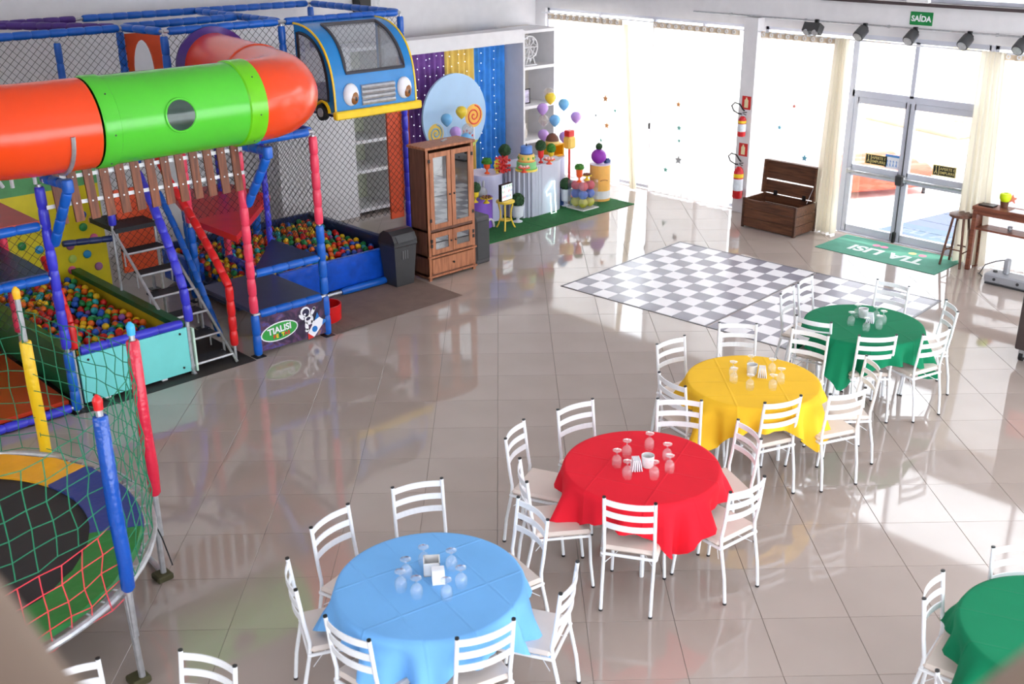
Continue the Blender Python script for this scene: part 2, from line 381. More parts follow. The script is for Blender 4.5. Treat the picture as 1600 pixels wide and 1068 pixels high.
def spot(y, lab, wide=False):
    s = thing('spotlight', lab, 'spotlight', (7.19, y, 2.985), 0, 'black spotlights on the wall rail')
    MB().bbox((-.025, -.03, -.02), (.012, .03, .03), .005).build('clamp', BLACK, s)
    yk = MB().tube([(-.02, -.02, 0), (-.05, -.07, -.03), (-.1, -.07, -.07)], .008, 6); yk.build('yoke', BLACK, s)
    P = Vector((-.1, 0, -.09)); d = Vector((-.8, .1, -.6)).normalized()
    if wide:
        MB().box(P, (.13, .26, .13), Matrix.Rotation(.5, 3, 'Y')).build('housing', DARK, s)
        for yy in (-.07, .07): MB().tube([P+Vector((-.05, yy, -.04)), P+Vector((-.075, yy, -.055))], .045, 12).build('lens', STEEL, s)
    else:
        MB().tube([P-d*.08, P-d*.07, P+d*.07, P+d*.09], [.05, .075, .08, .075], 14).build('housing', DARK, s, True)
        MB().tube([P+d*.09, P+d*.095], .062, 14).build('lens', STEEL, s)
spot(.99, 'black twin-lens spotlight above the curtain beside the pillar', True); spot(.23, 'small black spotlight above the left edge of the door')
spot(-.51, 'black spotlight directly under the green exit sign'); spot(-1.26, 'small black spotlight above the right edge of the door'); spot(-1.97, 'black spotlight cut by the right picture edge')

# ---- curtains of the back wall
SHEER = sheer('sheer_white', (236, 234, 232), .14, .52); CREAM = sheer('cream_curtain', (236, 230, 214), .03, .5); BAND = mat('curtain_band', (226, 208, 184), .8, bump=.2)
def curtain(name, label, ya, yb, z0, z1, x, folds, amp, m_, group=None, yb2=None, ya2=None, eyes=True):
    r = thing(name, label, 'curtain', (x, (ya+yb)/2, 0), 0, group); yc = (ya+yb)/2
    n = folds*8; b = MB(); rows = 10; V = []; Fc = []
    ya2 = ya if ya2 is None else ya2; yb2 = yb if yb2 is None else yb2
    ph = random.random()*6
    for i in range(rows+1):
        t = i/rows; z = z1+(z0-z1)*t; a = ya+(ya2-ya)*t; e = yb+(yb2-yb)*t
        for j in range(n+1):
            q = j/n; V.append((amp*(.7+.5*t)*math.sin(q*folds*2*PI+.6*math.sin(q*9+ph)+.3*t), a+(e-a)*q-yc, z))
    for i in range(rows):
        for j in range(n): Fc.append((i*(n+1)+j, i*(n+1)+j+1, (i+1)*(n+1)+j+1, (i+1)*(n+1)+j))
    b.add(V, Fc); b.build('cloth', m_, r, 'smooth')
    if eyes:
        bb = MB(); V = []; Fc = []
        for i in range(2):
            for j in range(n+1): q = j/n; V.append((-.014+amp*.75*math.sin(q*folds*2*PI+.6*math.sin(q*9+ph)), ya+(yb-ya)*q-yc, z1+.03-.09*i))
        for j in range(n): Fc.append((j, j+1, n+2+j, n+1+j))
        bb.add(V, Fc); bb.build('heading_band', BAND, r, 'smooth')
        for f in range(folds):
            y = ya+(yb-ya)*(f+.5)/folds-yc; e = MB()
            e.tube([(-.02-amp, y+.024*math.cos(a), z1-.012+.024*math.sin(a)) for a in [2*PI*k/12 for k in range(12)]], .007, 5, closed=True); e.build('eyelet', METALW, r, True)
    return r
g = 'sheer curtains on the glazed back wall'
curtain('sheer_curtain', 'wide white sheer curtain beside the corner shelf', 4.62, 6.32, .02, 2.74, 7.16, 12, .035, SHEER, g)
curtain('sheer_curtain', 'white sheer curtain between the glass lock and the pillar with extinguishers', 2.28, 3.95, .02, 2.76, 7.16, 12, .035, SHEER, g)
curtain('sheer_curtain', 'white sheer curtain behind the open wooden chest', .5, 1.9, .02, 2.76, 7.17, 10, .035, SHEER, g)
curtain('sheer_curtain', 'white sheer curtain right of the door behind the wooden console', -3.4, -1.75, .02, 2.76, 7.19, 12, .035, SHEER, g)
curtain('cream_drape', 'thin cream drape gathered in a narrow strip between two sheer curtains', 4.42, 4.52, .02, 2.72, 7.07, 3, .03, CREAM, 'cream drapes', eyes=False, ya2=4.15, yb2=4.26)
curtain('cream_drape', 'cream drape gathered left of the glass door beside the chest', .38, .58, .02, 2.8, 7.05, 5, .05, CREAM, 'cream drapes', ya2=.3, yb2=.68, eyes=False)
curtain('cream_drape', 'cream drape gathered right of the glass door behind the bar stool', -1.8, -1.5, .02, 2.8, 7.07, 5, .045, CREAM, 'cream drapes', ya2=-1.95, yb2=-1.5, eyes=False)
s = thing('curtain_rod', 'thin pale curtain rod across the top of the back wall openings', 'rod', (7.16, 0, 2.78)); MB().tube([(0, 6.5, 0), (0, -5, 0)], .011, 6).build('tube', METALW, s)
# paper stars hanging at the windows
def star_poly(r, n=5, q=.45): return [(r*(1 if i % 2 == 0 else q)*math.cos(PI/2+i*PI/n), r*(1 if i % 2 == 0 else q)*math.sin(PI/2+i*PI/n)) for i in range(2*n)]
SC = {'orange': mat('star_orange', (250, 176, 110), .6), 'silver': mat('star_silver', (188, 196, 200), .4, .3), 'green': mat('star_mint', (130, 205, 190), .5), 'blue': mat('star_blue', (120, 200, 225), .5), 'red': mat('star_red', (240, 140, 130), .6)}
for px, py, r, cn, where in ((946, 154, .065, 'orange', 'upper star left of the cream strip'), (948, 196, .06, 'orange', 'lower star left of the cream strip'), (931, 180, .03, 'silver', 'small star beside the balloons'), (961, 173, .035, 'green', 'small star touching the cream strip'), (947, 255, .085, 'silver', 'large star low beside the orange pedestal'), (939, 219, .035, 'green', 'star above the purple ball planter'), (1061, 200, .05, 'green', 'star level with the glass lock'), (1061, 220, .035, 'green', 'little star under another mint star'), (1060, 250, .08, 'silver', 'large star on the middle sheer curtain'), (1060, 163, .05, 'orange', 'pale star high on the middle sheer curtain'), (1040, 265, .05, 'green', 'star near the bottom of the middle curtain'), (1257, 247, .055, 'blue', 'star just above the chest lid'), (1218, 199, .04, 'blue', 'star high above the chest'), (1241, 166, .035, 'red', 'star at the top behind the chest'), (1582, 311, .07, 'red', 'starfish star behind the lime cup')):
    p = onx(px, py, 7.1)
    tag(MB().prism(star_poly(r), 0, -.004, .004).build('hanging_star', SC[cn], None, loc=p), 'pale %s %s' % (cn, where), 'star', 'stars hanging at the windows')

# ---- left wall: white built-in with two shelf bays and a curtain niche
bi = thing('wall_unit', 'white built-in wall unit framing the party curtain niche', 'wall unit', (4.2, 6.79, 0)); bx0 = 4.2; by = 6.79
def W_(m_, a, b): return m_.bx((a[0]-bx0, a[1]-by, a[2]), (b[0]-bx0, b[1]-by, b[2]))
GREYP = mat('shelf_back', (206, 198, 190), .6, var=.03)
W_(MB(), (1.37, 6.1, 0), (2.69, 6.79, 2.58)).build('closet', WHITE, bi)
for n_, a, b in (('side_panel', 2.69, 2.73), ('side_panel', 3.36, 3.4), ('side_panel', 6.31, 6.35), ('side_panel', 7.06, 7.1)): W_(MB(), (a, 6.1, 0), (b, 6.79, 2.56)).build(n_, WHITE, bi)
W_(W_(MB(), (3.4, 6.1, 2.36), (6.31, 6.14, 2.58)), (3.4, 6.14, 2.54), (6.31, 6.45, 2.58)).build('header', WHITE, bi)
for a, b, m_ in ((2.73, 3.36, mat('shelf_back_green', (196, 200, 180), .6)), (6.35, 7.06, GREYP)):
    W_(MB(), (a, 6.74, 0), (b, 6.78, 2.56)).build('back_panel', m_, bi)
    for z in ((.05, .66, 1.12, 1.62, 2.1, 2.5) if a < 3 else (.05, .62, 1.22, 1.89, 2.5)): W_(MB(), (a, 6.1, z), (b, 6.74, z+.05)).build('shelf', WHITE, bi)
# things on the corner shelf
s = thing('ferris_wheel_model', 'white toy ferris wheel on the top shelf of the corner bay', 'decoration', (6.62, 6.3, 1.94)); m_ = MB(); cz = .3
for y in (-.04, .04):
    m_.tube([(.19*math.cos(a), y, cz+.19*math.sin(a)) for a in [2*PI*k/20 for k in range(20)]], .012, 6, closed=True)
    for k in range(4): a = k*PI/4; m_.tube([(.19*math.cos(a), y, cz+.19*math.sin(a)), (-.19*math.cos(a), y, cz-.19*math.sin(a))], .007, 5)
m_.build('wheel', WHITE, s); lg = MB()
for y in (-.06, .06): lg.tube([(-.12, y, 0), (0, y, cz), (.12, y, 0)], .012, 6)
lg.build('support', WHITE, s); MB().bx((-.15, -.08, 0), (.15, .08, .015)).build('base', WHITE, s)
for k in range(8): a = k*PI/4+.2; MB().bbox((.19*math.cos(a)-.025, -.03, cz+.19*math.sin(a)-.05), (.19*math.cos(a)+.025, .03, cz+.19*math.sin(a)-.005), .006).build('cabin', WHITE, s)
s = thing('photo_frame', 'dark framed photo leaning on the middle shelf of the corner bay', 'picture', (6.53, 6.32, 1.272)); R_ = Matrix.Rotation(-.15, 3, 'X')
m_ = MB()
for a, b in (((-.15, -.01, 0), (.15, .01, .02)), ((-.15, -.01, .24), (.15, .01, .26)), ((-.15, -.01, 0), (-.13, .01, .26)), ((.13, -.01, 0), (.15, .01, .26))): m_.bx(a, b)
m_.build('frame', mat('frame_black', (50, 42, 48), .4), s); MB().bx((-.13, -.004, .02), (.13, .004, .24)).build('print', mat('photo_print', (205, 196, 220), .4, var=.4, scale=14), s)
for x, z, lab in ((6.56, .672, 'pale vase on the lower shelf of the corner bay'),): tag(MB().lathe([(.05, 0), (.07, .08), (.04, .2), (.05, .26)], 14).build('vase', mat('pale_ceramic', (225, 215, 205), .3), None, True, loc=(x, 6.35, z)), lab, 'vase')
# party backdrop fabrics with light strings
def drape(name, label, pa, pb, colr, zt=2.54):
    xa, xb = ony(pa, 130, 6.55).x, ony(pb, 130, 6.55).x
    r = thing(name, label, 'curtain', ((xa+xb)/2, 6.55, 0), 0, 'party backdrop fabrics'); n = int((xb-xa)*60); V = []; Fc = []; xc = (xa+xb)/2; ph = random.random()*5
    for i in range(9):
        for j in range(n+1): q = j/n; V.append((xa+(xb-xa)*q-xc, .03*math.sin(j*.9+ph+.6*math.sin(j*.23))*(1+.04*i), zt-(zt-.02)*i/8))
    for i in range(8):
        for j in range(n): Fc.append((i*(n+1)+j, i*(n+1)+j+1, (i+1)*(n+1)+j+1, (i+1)*(n+1)+j))
    MB().add(V, Fc).build('cloth', colr, r, 'smooth'); return xa, xb
drape('backdrop_drape', 'narrow orange backdrop drape at the left end of the niche', 622, 637, mat('fabric_orange', (224, 92, 48), .7))
drape('backdrop_drape', 'purple backdrop drape with light strings', 637, 695, mat('fabric_purple', (134, 84, 168), .7, var=.15))
drape('backdrop_drape', 'yellow backdrop drape in the middle of the niche', 695, 742, mat('fabric_yellow', (250, 214, 110), .7))
drape('backdrop_drape', 'blue backdrop drape beside the corner shelf', 742, 800, mat('fabric_blue', (62, 150, 236), .7, var=.15))
BULB = mat('fairy_bulb', (235, 240, 255), .3, emit=1.6)
for i, px in enumerate((642, 652, 664, 672, 683, 692, 704, 716, 728, 750, 772)):
    x = ony(px, 130, 6.48).x; s = thing('fairy_light_string', 'string of tiny white lights hanging down the %s drape' % ('purple' if i < 6 else 'yellow' if i < 9 else 'blue'), 'string lights', (x, 6.48, 2.5), 0, 'fairy light strings')
    MB().tube([(0, 0, 0), (0, 0, -2.3)], .0015, 3).build('wire', CORD, s); b = MB()
    for k in range(15): b.sphere((random.uniform(-.03, .03), -.01, -.1-k*.15-random.random()*.06), .008, 6, 5)
    stuff(b.build('bulbs', BULB, s))

# ================================================================== TABLES AND CHAIRS
SEAT = mat('cream_leatherette', (222, 208, 198), .45, var=.04)
def make_chair():
    t = thing('dining_chair', 'white chair', 'chair'); hw = .172
    MB().bbox((-.2, .05, .435), (.2, .45, .475), .018).build('seat', SEAT, t)
    fr = MB()
    for a, b in (((-.185, .04, .42), (.185, .04, .42)), ((-.185, .44, .42), (.185, .44, .42)), ((-.185, .04, .42), (-.185, .44, .42)), ((.185, .04, .42), (.185, .44, .42))): fr.tube([a, b], .011, 8)
    fr.build('seat_frame', METALW, t)
    for sx in (-1, 1):
        x = sx*hw
        p = MB().tube([(x, -.02, .012), (x, .0, .2), (x, .045, .42), (x, .05, .5), (x, .03, .62), (x, 0, .875)], .0125, 10).build('rear_leg', METALW, t, True)
        MB().tube([(x, -.0, .875), (x, -.001, .884)], .0128, 10).build('cap', BLACK, p); MB().lathe([(.0145, 0), (.0145, .014)], 10, (x, -.02, 0)).build('foot', BLACK, p)
        x = sx*.185
        p = MB().tube([(x*1.04, .47, .012), (x, .45, .2), (x, .44, .42)], .0115, 10).build('front_leg', METALW, t, True)
        MB().lathe([(.0135, 0), (.0135, .014)], 10, (x*1.04, .47, 0)).build('foot', BLACK, p)
        MB().tube([(x*.95, .06, .33), (x*.3, .2, .405)], .003, 5).build('brace', METALW, t)
    for z in (.842, .752, .662):
        V = []; Fc = []; n = 10; yb = .03*(.875-z)/.255
        for i in range(n+1):
            q = i/n*2-1; x = q*hw; y = yb-.036*(1-q*q)
            V += [(x, y-.004, z-.021), (x, y-.004, z+.021), (x, y+.004, z+.021), (x, y+.004, z-.021)]
        for i in range(n):
            for k in range(4): Fc.append((i*4+k, i*4+(k+1) % 4, i*4+4+(k+1) % 4, i*4+4+k))
        Fc += [(0, 1, 2, 3), (n*4+3, n*4+2, n*4+1, n*4)]
        MB().add(V, Fc).build('back_slat', METALW, t)
    return t
chair0 = make_chair(); used = [False]
TAB = {'blue': (-.39, -4.82), 'red': (1.05, -3.4), 'yellow': (2.18, -1.92), 'green': (3.54, -.61), 'near green': (3.16, -5.42), 'hidden': (-2.0, -6.5)}
def chair(x, y, ang, table, label, off=0):
    a = math.radians(ang); n = Vector((-math.sin(a), math.cos(a))); c = Vector(TAB[table])-Vector((x, y))
    if n.dot(c) < 0: n = -n
    rx, ry = T2R(x, y); d = T2R(n.x, n.y); rz = math.atan2(d[1], d[0])-PI/2
    g_ = 'white slat-back chairs at the %s table' % table
    if not used[0]:
        chair0.location = (rx, ry, 0); chair0.rotation_euler = (0, 0, rz); chair0['label'] = label; chair0['group'] = g_; used[0] = True
    else: dup(chair0, (rx, ry, 0), rz, label, g_)
W0 = 'white slat-back chair '
for x, y, a, t, l in (
 (-.53, -3.82, 20, 'blue', 'behind the blue table facing the camera'), (-1.06, -4.23, 56, 'blue', 'at the upper left of the blue table'), (-1.19, -4.88, -72, 'blue', 'seen edge-on at the far left of the blue table'),
 (-.8, -5.41, -40, 'blue', 'at the lower left of the blue table, cut by the bottom edge'), (-.05, -5.44, 28, 'blue', 'in front of the blue table, cut by the bottom edge'), (.43, -4.97, 70, 'blue', 'at the right of the blue table seen edge-on'), (.24, -4.18, -58, 'blue', 'facing the blue table from the gap before the red table'),
 (.62, -2.6, 34, 'red', 'behind the red table at its upper left'), (.14, -3.02, 66, 'red', 'at the left of the red table with its seat in the open'), (.19, -3.66, -83, 'red', 'seen edge-on at the lower left of the red table'), (.88, -4.1, -17, 'red', 'in front of the red table with its back to the camera'), (1.7, -3.91, 37, 'red', 'at the lower right of the red table'), (1.89, -3.08, -73, 'red', 'tucked to the right side of the red table'), (1.45, -2.54, -8, 'red', 'behind the red table before the yellow cloth'),
 (1.57, -1.26, 36, 'yellow', 'at the upper left of the yellow table'), (2.26, -.86, -7, 'yellow', 'behind the yellow table against the checkered mat'), (1.45, -2.14, -60, 'yellow', 'at the lower left of the yellow table, half hidden by another chair'), (2.27, -2.56, 22, 'yellow', 'in front of the yellow table with its back to the camera'), (2.83, -2.42, 20, 'yellow', 'at the lower right of the yellow table'), (3.22, -1.86, -88, 'yellow', 'seen edge-on at the right of the yellow table'), (2.88, -1.1, -37, 'yellow', 'facing the yellow table with its back to the green table'),
 (3.0, -.77, -37, 'green', 'at the left of the green table, back to back with another chair'), (4.11, .26, -44, 'green', 'behind the green table facing the camera'), (2.96, .09, 54, 'green', 'on the checkered mat, nearer one left of the green table'), (3.23, .41, 51, 'green', 'on the checkered mat, farther one left of the green table'), (3.47, -1.21, 1, 'green', 'in front of the green table with its back to the camera'), (4.04, -1.13, 28, 'green', 'at the lower right of the green table'), (4.45, -.45, -94, 'green', 'seen edge-on at the right of the green table'),
 (-2.2, -5.72, 33, 'hidden', 'cut by the bottom left corner beside the trampoline'), (-1.49, -5.64, -24, 'hidden', 'alone at the bottom edge right of the trampoline foot'),
 (2.52, -5.11, 52, 'near green', 'left of the green table at the right picture edge'), (3.2, -4.72, 4, 'near green', 'behind the green table at the right picture edge'), (2.3, -6.03, -75, 'near green', 'at the bottom edge near the right corner, only one post top showing')):
    chair(x, y, a, t, W0+l)

def cloth_mat(name, col):
    mt = mat(name, col, .85, var=.04, scale=3); nt = mt.node_tree; b = nt.nodes['Principled BSDF']; tc = nt.nodes['Texture Coordinate']
    b.inputs['Specular IOR Level'].default_value = .25
    sp = nt.nodes.new('ShaderNodeSeparateXYZ'); nt.links.new(tc.outputs['Object'], sp.inputs[0]); acc = None     # ironed fold creases
    for ax, offs in ((0, (-.28, .02, .3)), (1, (-.24, .2))):
        for q in offs:
            a1 = nt.nodes.new('ShaderNodeMath'); a1.operation = 'SUBTRACT'; a1.inputs[1].default_value = q; nt.links.new(sp.outputs[ax], a1.inputs[0])
            a2 = nt.nodes.new('ShaderNodeMath'); a2.operation = 'ABSOLUTE'; nt.links.new(a1.outputs[0], a2.inputs[0])
            mr = nt.nodes.new('ShaderNodeMapRange'); mr.inputs[1].default_value = 0; mr.inputs[2].default_value = .012; mr.inputs[3].default_value = 1; mr.inputs[4].default_value = 0; nt.links.new(a2.outputs[0], mr.inputs[0])
            if acc is None: acc = mr
            else:
                ad = nt.nodes.new('ShaderNodeMath'); ad.operation = 'MAXIMUM'; nt.links.new(acc.outputs[0], ad.inputs[0]); nt.links.new(mr.outputs[0], ad.inputs[1]); acc = ad
    bp = nt.nodes.new('ShaderNodeBump'); bp.inputs['Strength'].default_value = .5; bp.inputs['Distance'].default_value = .006
    nt.links.new(acc.outputs[0], bp.inputs['Height']); nt.links.new(bp.outputs['Normal'], b.inputs['Normal']); return mt
def round_table(key, label, lab2, colr, rot, seed):
    rx, ry = T2R(*TAB[key]); R = .555; H = .76; rnd = random.Random(seed)
    t = thing('round_table', label, 'table', (rx, ry, 0), 0, 'round tables')
    MB().lathe([(.3, .715), (R, .715), (R, .752), (.3, .752)], 40).build('tabletop', WHITE, t)
    for k in range(4): a = PI/4+k*PI/2; MB().tube([(.27*math.cos(a), .27*math.sin(a), 0), (.24*math.cos(a), .24*math.sin(a), .715)], .017, 8).build('leg', METALW, t)
    MB().tube([(.25*math.cos(a), .25*math.sin(a), .7) for a in [2*PI*k/24 for k in range(24)]], .012, 6, closed=True).build('apron_ring', METALW, t)
    n = 120; V = [(0, 0, H)]; Fc = []; rings = []
    for q in (.25, .5, .75, .93, .985): rings.append([(R*q*math.cos(2*PI*j/n), R*q*math.sin(2*PI*j/n), H) for j in range(n)])
    ph = [rnd.random()*6 for _ in range(4)]; half = .745
    for i in range(9):
        row = []
        for j in range(n):
            a = 2*PI*j/n; L = min(half/max(abs(math.cos(a)), abs(math.sin(a))), half*1.36)-R; s_ = L*i/8
            wv = math.sin(13*a+ph[0]+.7*math.sin(3*a))*.7+math.sin(23*a+ph[1])*.45+.5*math.sin(7*a+ph[2])
            d = min(s_, .02); rr = R+.008+d*.6+max(0, s_-.02)*(.14+.27*wv*min(1, s_/.12)); row.append((rr*math.cos(a), rr*math.sin(a), H-.002-max(0, s_*.96)))
        rings.append(row)
    for r in rings: V += r
    Fc += [(0, 1+j, 1+(j+1) % n) for j in range(n)]
    for i in range(len(rings)-1):
        for j in range(n): Fc.append((1+i*n+j, 1+(i+1)*n+j, 1+(i+1)*n+(j+1) % n, 1+i*n+(j+1) % n))
    c = MB().add(V, Fc).build('tablecloth', colr, None, 'smooth', loc=(rx, ry, 0)); c.rotation_euler = (0, 0, rot); tag(c, lab2, 'tablecloth', 'square tablecloths')
CR = {'blue': (116, 178, 236), 'red': (226, 28, 48), 'yellow': (246, 194, 48), 'green': (8, 122, 82)}
def tip(key, px, py, z): p = onz(px, py, z); c = T2R(*TAB[key]); return math.atan2(p.y-c[1], p.x-c[0])-PI/4
round_table('blue', 'round white metal table under the light blue cloth', 'light blue cloth on the round table nearest the camera', cloth_mat('cloth_blue', CR['blue']), tip('blue', 648, 1060, .35), 1)
round_table('red', 'round white metal table under the red cloth', 'red cloth with a hanging corner on the second round table', cloth_mat('cloth_red', CR['red']), tip('red', 1058, 868, .35), 2)
round_table('yellow', 'round white metal table under the yellow cloth', 'yellow cloth on the round table between red and green', cloth_mat('cloth_yellow', CR['yellow']), tip('yellow', 1228, 682, .35), 3)
round_table('green', 'round white metal table under the green cloth by the checkered mat', 'green cloth on the round table by the checkered mat', cloth_mat('cloth_green', CR['green']), tip('green', 1385, 575, .35), 4)
round_table('near green', 'round table under the green cloth at the right picture edge', 'green cloth on the table cut by the right picture edge', mat('cloth_green', CR['green']), .4, 5)

GOBLET = clear('goblet_glass', (252, 253, 255), refl=.06, milky=.1)
def make_goblet():
    r = thing('goblet', 'goblet', 'glass')
    MB().lathe([(.030, 0), (.034, .02), (.037, .045), (.033, .07), (.018, .088), (.006, .095)], 16, caps=False).build('bowl', GOBLET, r, 'smooth')
    MB().lathe([(.006, .093), (.005, .108), (.007, .12)], 10, caps=False).build('stem', GOBLET, r, 'smooth')
    MB().lathe([(.007, .12), (.026, .126), (.033, .13), (.033, .133), (.005, .131)], 16).build('foot', GOBLET, r, 'smooth')
    return r
gob = make_goblet(); first = [True]
ZT = .761
GP = {'red': [(963.6, 728.5, 0), (979.3, 713, 0), (1014.4, 701.5, 0), (1042, 718.6, 0), (1045.8, 737, 0), (1021.7, 747, 0), (979.7, 746, 0)],
 'light blue': [(x, y, .128) for x, y in ((661.5, 855), (704.8, 860.4), (720, 887.3), (633.6, 874), (625, 893), (650, 903.4), (697, 906))],
 'yellow': [(1000+x/4, 500+y/4, .128) for x, y in ((697, 225), (830, 245), (885, 305), (585, 262), (590, 302), (692, 345), (835, 345))],
 'green': [(1200+x/4, 420+y/4, .128) for x, y in ((563, 225), (525, 272), (682, 240), (725, 265), (700, 295), (620, 310))]}
for cl, L in GP.items():
    for px, py, dz in L:
        p = onz(px, py, ZT+dz); p.z = ZT; lab = 'clear goblet standing upside down on the %s tablecloth' % cl; g_ = 'goblets on the %s table' % cl
        if first[0]: gob.location = p; gob['label'] = lab; gob['group'] = g_; first[0] = False
        else: dup(gob, p, random.random()*6, lab, g_)
CERAM = mat('white_ceramic', (226, 226, 226), .3, var=.02); PAPER = mat('napkin_paper', (238, 240, 246), .8, bump=.3)
def pot(px, py, cl):
    p = onz(px, py, ZT); p.z = ZT
    o = MB().lathe([(.038, 0), (.041, .004), (.047, .085), (.047, .09), (.043, .09), (.038, .012), (.001, .012)], 24).build('toothpick_pot', CERAM, None, True, loc=p)
    tag(o, 'white round ceramic pot on the %s tablecloth' % cl, 'pot', 'table centre pots')
def napkins(px, py, rz, cl):
    p = onz(px, py, ZT); p.z = ZT; r = thing('napkin_stack', 'folded white paper napkins standing on the %s tablecloth' % cl, 'napkins', p, rz, 'napkin stacks')
    for k in range(5): MB().box((0, -.028+k*.014, .045), (.075, .008, .09), Matrix.Rotation(-.18+.07*k, 3, 'X')).build('napkin', PAPER, r)
pot(1011.8, 728, 'red'); pot(1174.5, 583.7, 'yellow'); pot(1348, 495, 'green')
napkins(994, 733, .9, 'red'); napkins(1190.5, 588, .6, 'yellow'); napkins(1359, 503, .4, 'green'); napkins(685, 908, -.6, 'light blue')
p = onz(675, 893, ZT); p.z = ZT; s = thing('square_pot', 'white square ceramic holder on the light blue tablecloth', 'pot', p, -.68)
m_ = MB()
for a, b in (((-.05, -.05, 0), (.05, .05, .008)), ((-.05, -.05, 0), (-.043, .05, .09)), ((.043, -.05, 0), (.05, .05, .09)), ((-.05, -.05, 0), (.05, -.043, .09)), ((-.05, .043, 0), (.05, .05, .09))): m_.bx(a, b)
m_.build('box', CERAM, s)

# ================================================================== PLAY AREA
def post(parent, x, y, segs, base=True, r=.045):
    zs = min(s_[0] for s_ in segs); ze = max(s_[1] for s_ in segs)
    core = MB().tube([(x, y, 0.0 if base else zs), (x, y, ze+.02)], .02, 8).build('post', STEEL, parent)
    for z0, z1, c_ in segs: MB().padded((x, y, z0), (x, y, z1), r).build('foam_sleeve', c_, core, True)
    if base: MB().bx((x-.06, y-.06, 0), (x+.06, y+.06, .008)).build('base_plate', BLACK, core)
def beam(parent, a, b, c_, r=.045):
    a, b = Vector(a), Vector(b); d = (b-a).normalized()*.06
    core = MB().tube([a, b], .02, 8).build('beam', STEEL, parent); MB().padded(a+d, b-d, r).build('foam_sleeve', c_, core, True)
pf = thing('play_frame', 'blue, violet and pink padded play frame with decks and black nets', 'play structure', (0, 0, 0))
FY = 2.2
post(pf, -3.45, FY, [(.03, .62, BLUE), (.66, 2.2, VIOLET)]); post(pf, -1.47, FY, [(.02, .47, BLUE), (.5, 2.22, PINK)]); post(pf, -.58, FY, [(.02, .47, BLUE), (.5, 1.28, BLUE), (1.3, 2.25, PINK)])
post(pf, -.58, 3.25, [(.5, 2.2, VIOLET)], r=.035); post(pf, -1.47, 3.4, [(.5, 1.2, BLUE), (1.25, 2.2, PINK)]); post(pf, -.5, 4.4, [(.3, 1.15, PINK), (1.25, 3.1, VIOLET)])
post(pf, -1.06, 4.3, [(.05, 1.2, BLUE), (1.3, 3.15, BLUE)]); post(pf, .5, 4.35, [(2.1, 3.15, BLUE)], base=False); post(pf, 2.33, 4.35, [(.05, 2.05, VIOLET), (2.1, 3.15, BLUE)])
post(pf, 2.33, 6.45, [(.05, 3.15, BLUE)]); post(pf, -1.2, 5.1, [(1.6, 3.15, BLUE)]); post(pf, -3.2, 4.95, [(1.6, 3.1, BLUE)]); post(pf, -2.0, 4.95, [(2.0, 3.1, BLUE)], r=.04); post(pf, -3.45, 3.4, [(.5, 1.8, PINK)])
for a, b, c_ in (((-1.47, FY, 2.3), (-.58, FY, 2.3), BLUE), ((-1.47, FY, .92), (-.58, FY, .92), BLUE), ((-1.47, FY, .47), (-.58, FY, .47), BLUE), ((-.58, FY, 2.3), (-.58, 3.3, 2.3), BLUE), ((-1.47, FY, 2.3), (-1.47, 3.4, 2.3), BLUE), ((-1.47, 3.4, 2.3), (-.58, 3.3, 2.3), BLUE),
 ((-1.06, 4.3, 3.2), (.5, 4.35, 3.2), BLUE), ((.5, 4.35, 3.2), (2.33, 4.35, 3.2), BLUE), ((2.33, 4.35, 3.2), (2.33, 6.45, 3.2), BLUE), ((2.33, 6.45, 3.2), (-1.1, 6.45, 3.2), BLUE), ((.5, 4.35, 3.2), (.5, 6.45, 3.2), BLUE), ((-1.06, 4.3, 3.2), (-1.2, 5.1, 3.2), BLUE),
 ((-1.2, 5.1, 3.2), (.5, 5.3, 3.2), BLUE), ((-1.2, 5.0, 3.2), (-4.9, 4.95, 3.2), BLUE), ((-1.1, 6.4, 3.2), (-2.2, 6.4, 3.2), PURPLE), ((-2.2, 6.4, 3.2), (-5.2, 6.4, 3.2), BLUE), ((-1.2, 5.1, 3.2), (-2.2, 6.4, 3.2), PURPLE),
 ((-3.45, FY, 1.85), (-5.2, FY, 1.85), BLUE), ((-3.45, FY, 1.36), (-5.2, FY, 1.36), BLUE), ((-3.45, FY, .06), (-5.2, FY, .06), VIOLET), ((-1.47, 3.4, 1.18), (-.5, 4.4, 1.18), BLUE), ((-.58, 3.25, .42), (-.5, 4.5, .42), VIOLET), ((-1.06, 4.3, 1.2), (-1.47, 3.4, 1.2), BLUE), ((-3.9, 3.0, 2.95), (-5.2, 3.0, 2.95), BLUE)):
    beam(pf, a, b, c_)
# forward brackets that carry the tube
for x in (-3.4, -1.42):
    b = MB(); b.padded((x, FY, 2.27), (x+.04, 1.78, 2.27), .045, .16); b.padded((x, FY, 1.66), (x+.04, 1.82, 2.2), .045, .16); b.padded((x+.04, 1.79, 2.2), (x+.04, 1.79, 2.32), .05, .15); b.build('bracket', BLUE, pf, True)
# decks
DECK = mat('slate_deck_vinyl', (66, 72, 104), .3, var=.1)
MB().bbox((-1.45, FY+.02, .45), (-.6, 3.4, .5), .01).build('deck', DECK, pf)
MB().prism([(-1.42, FY+.03), (-.6, FY+.03), (-.62, 3.15)], 2, .9, .94).build('deck', NAVY, pf)
MB().prism([(-1.42, 2.5), (-.2, 3.8), (-.25, 4.75), (-1.0, 4.75), (-1.42, 3.4)], 2, 1.2, 1.27).build('deck', RED, pf)
MB().bx((-5.2, FY, 1.87), (-3.5, 4.9, 1.9)).build('deck', mat('orange_deck_vinyl', (186, 52, 18), .35), pf)
MB().bx((-5.2, FY, 1.38), (-3.5, 4.4, 1.42)).build('deck', NAVY, pf)
MB().bx((-5.2, FY+.05, .09), (-3.5, 4.4, .13)).build('deck', mat('orange_deck_vinyl', (186, 52, 18), .35), pf)
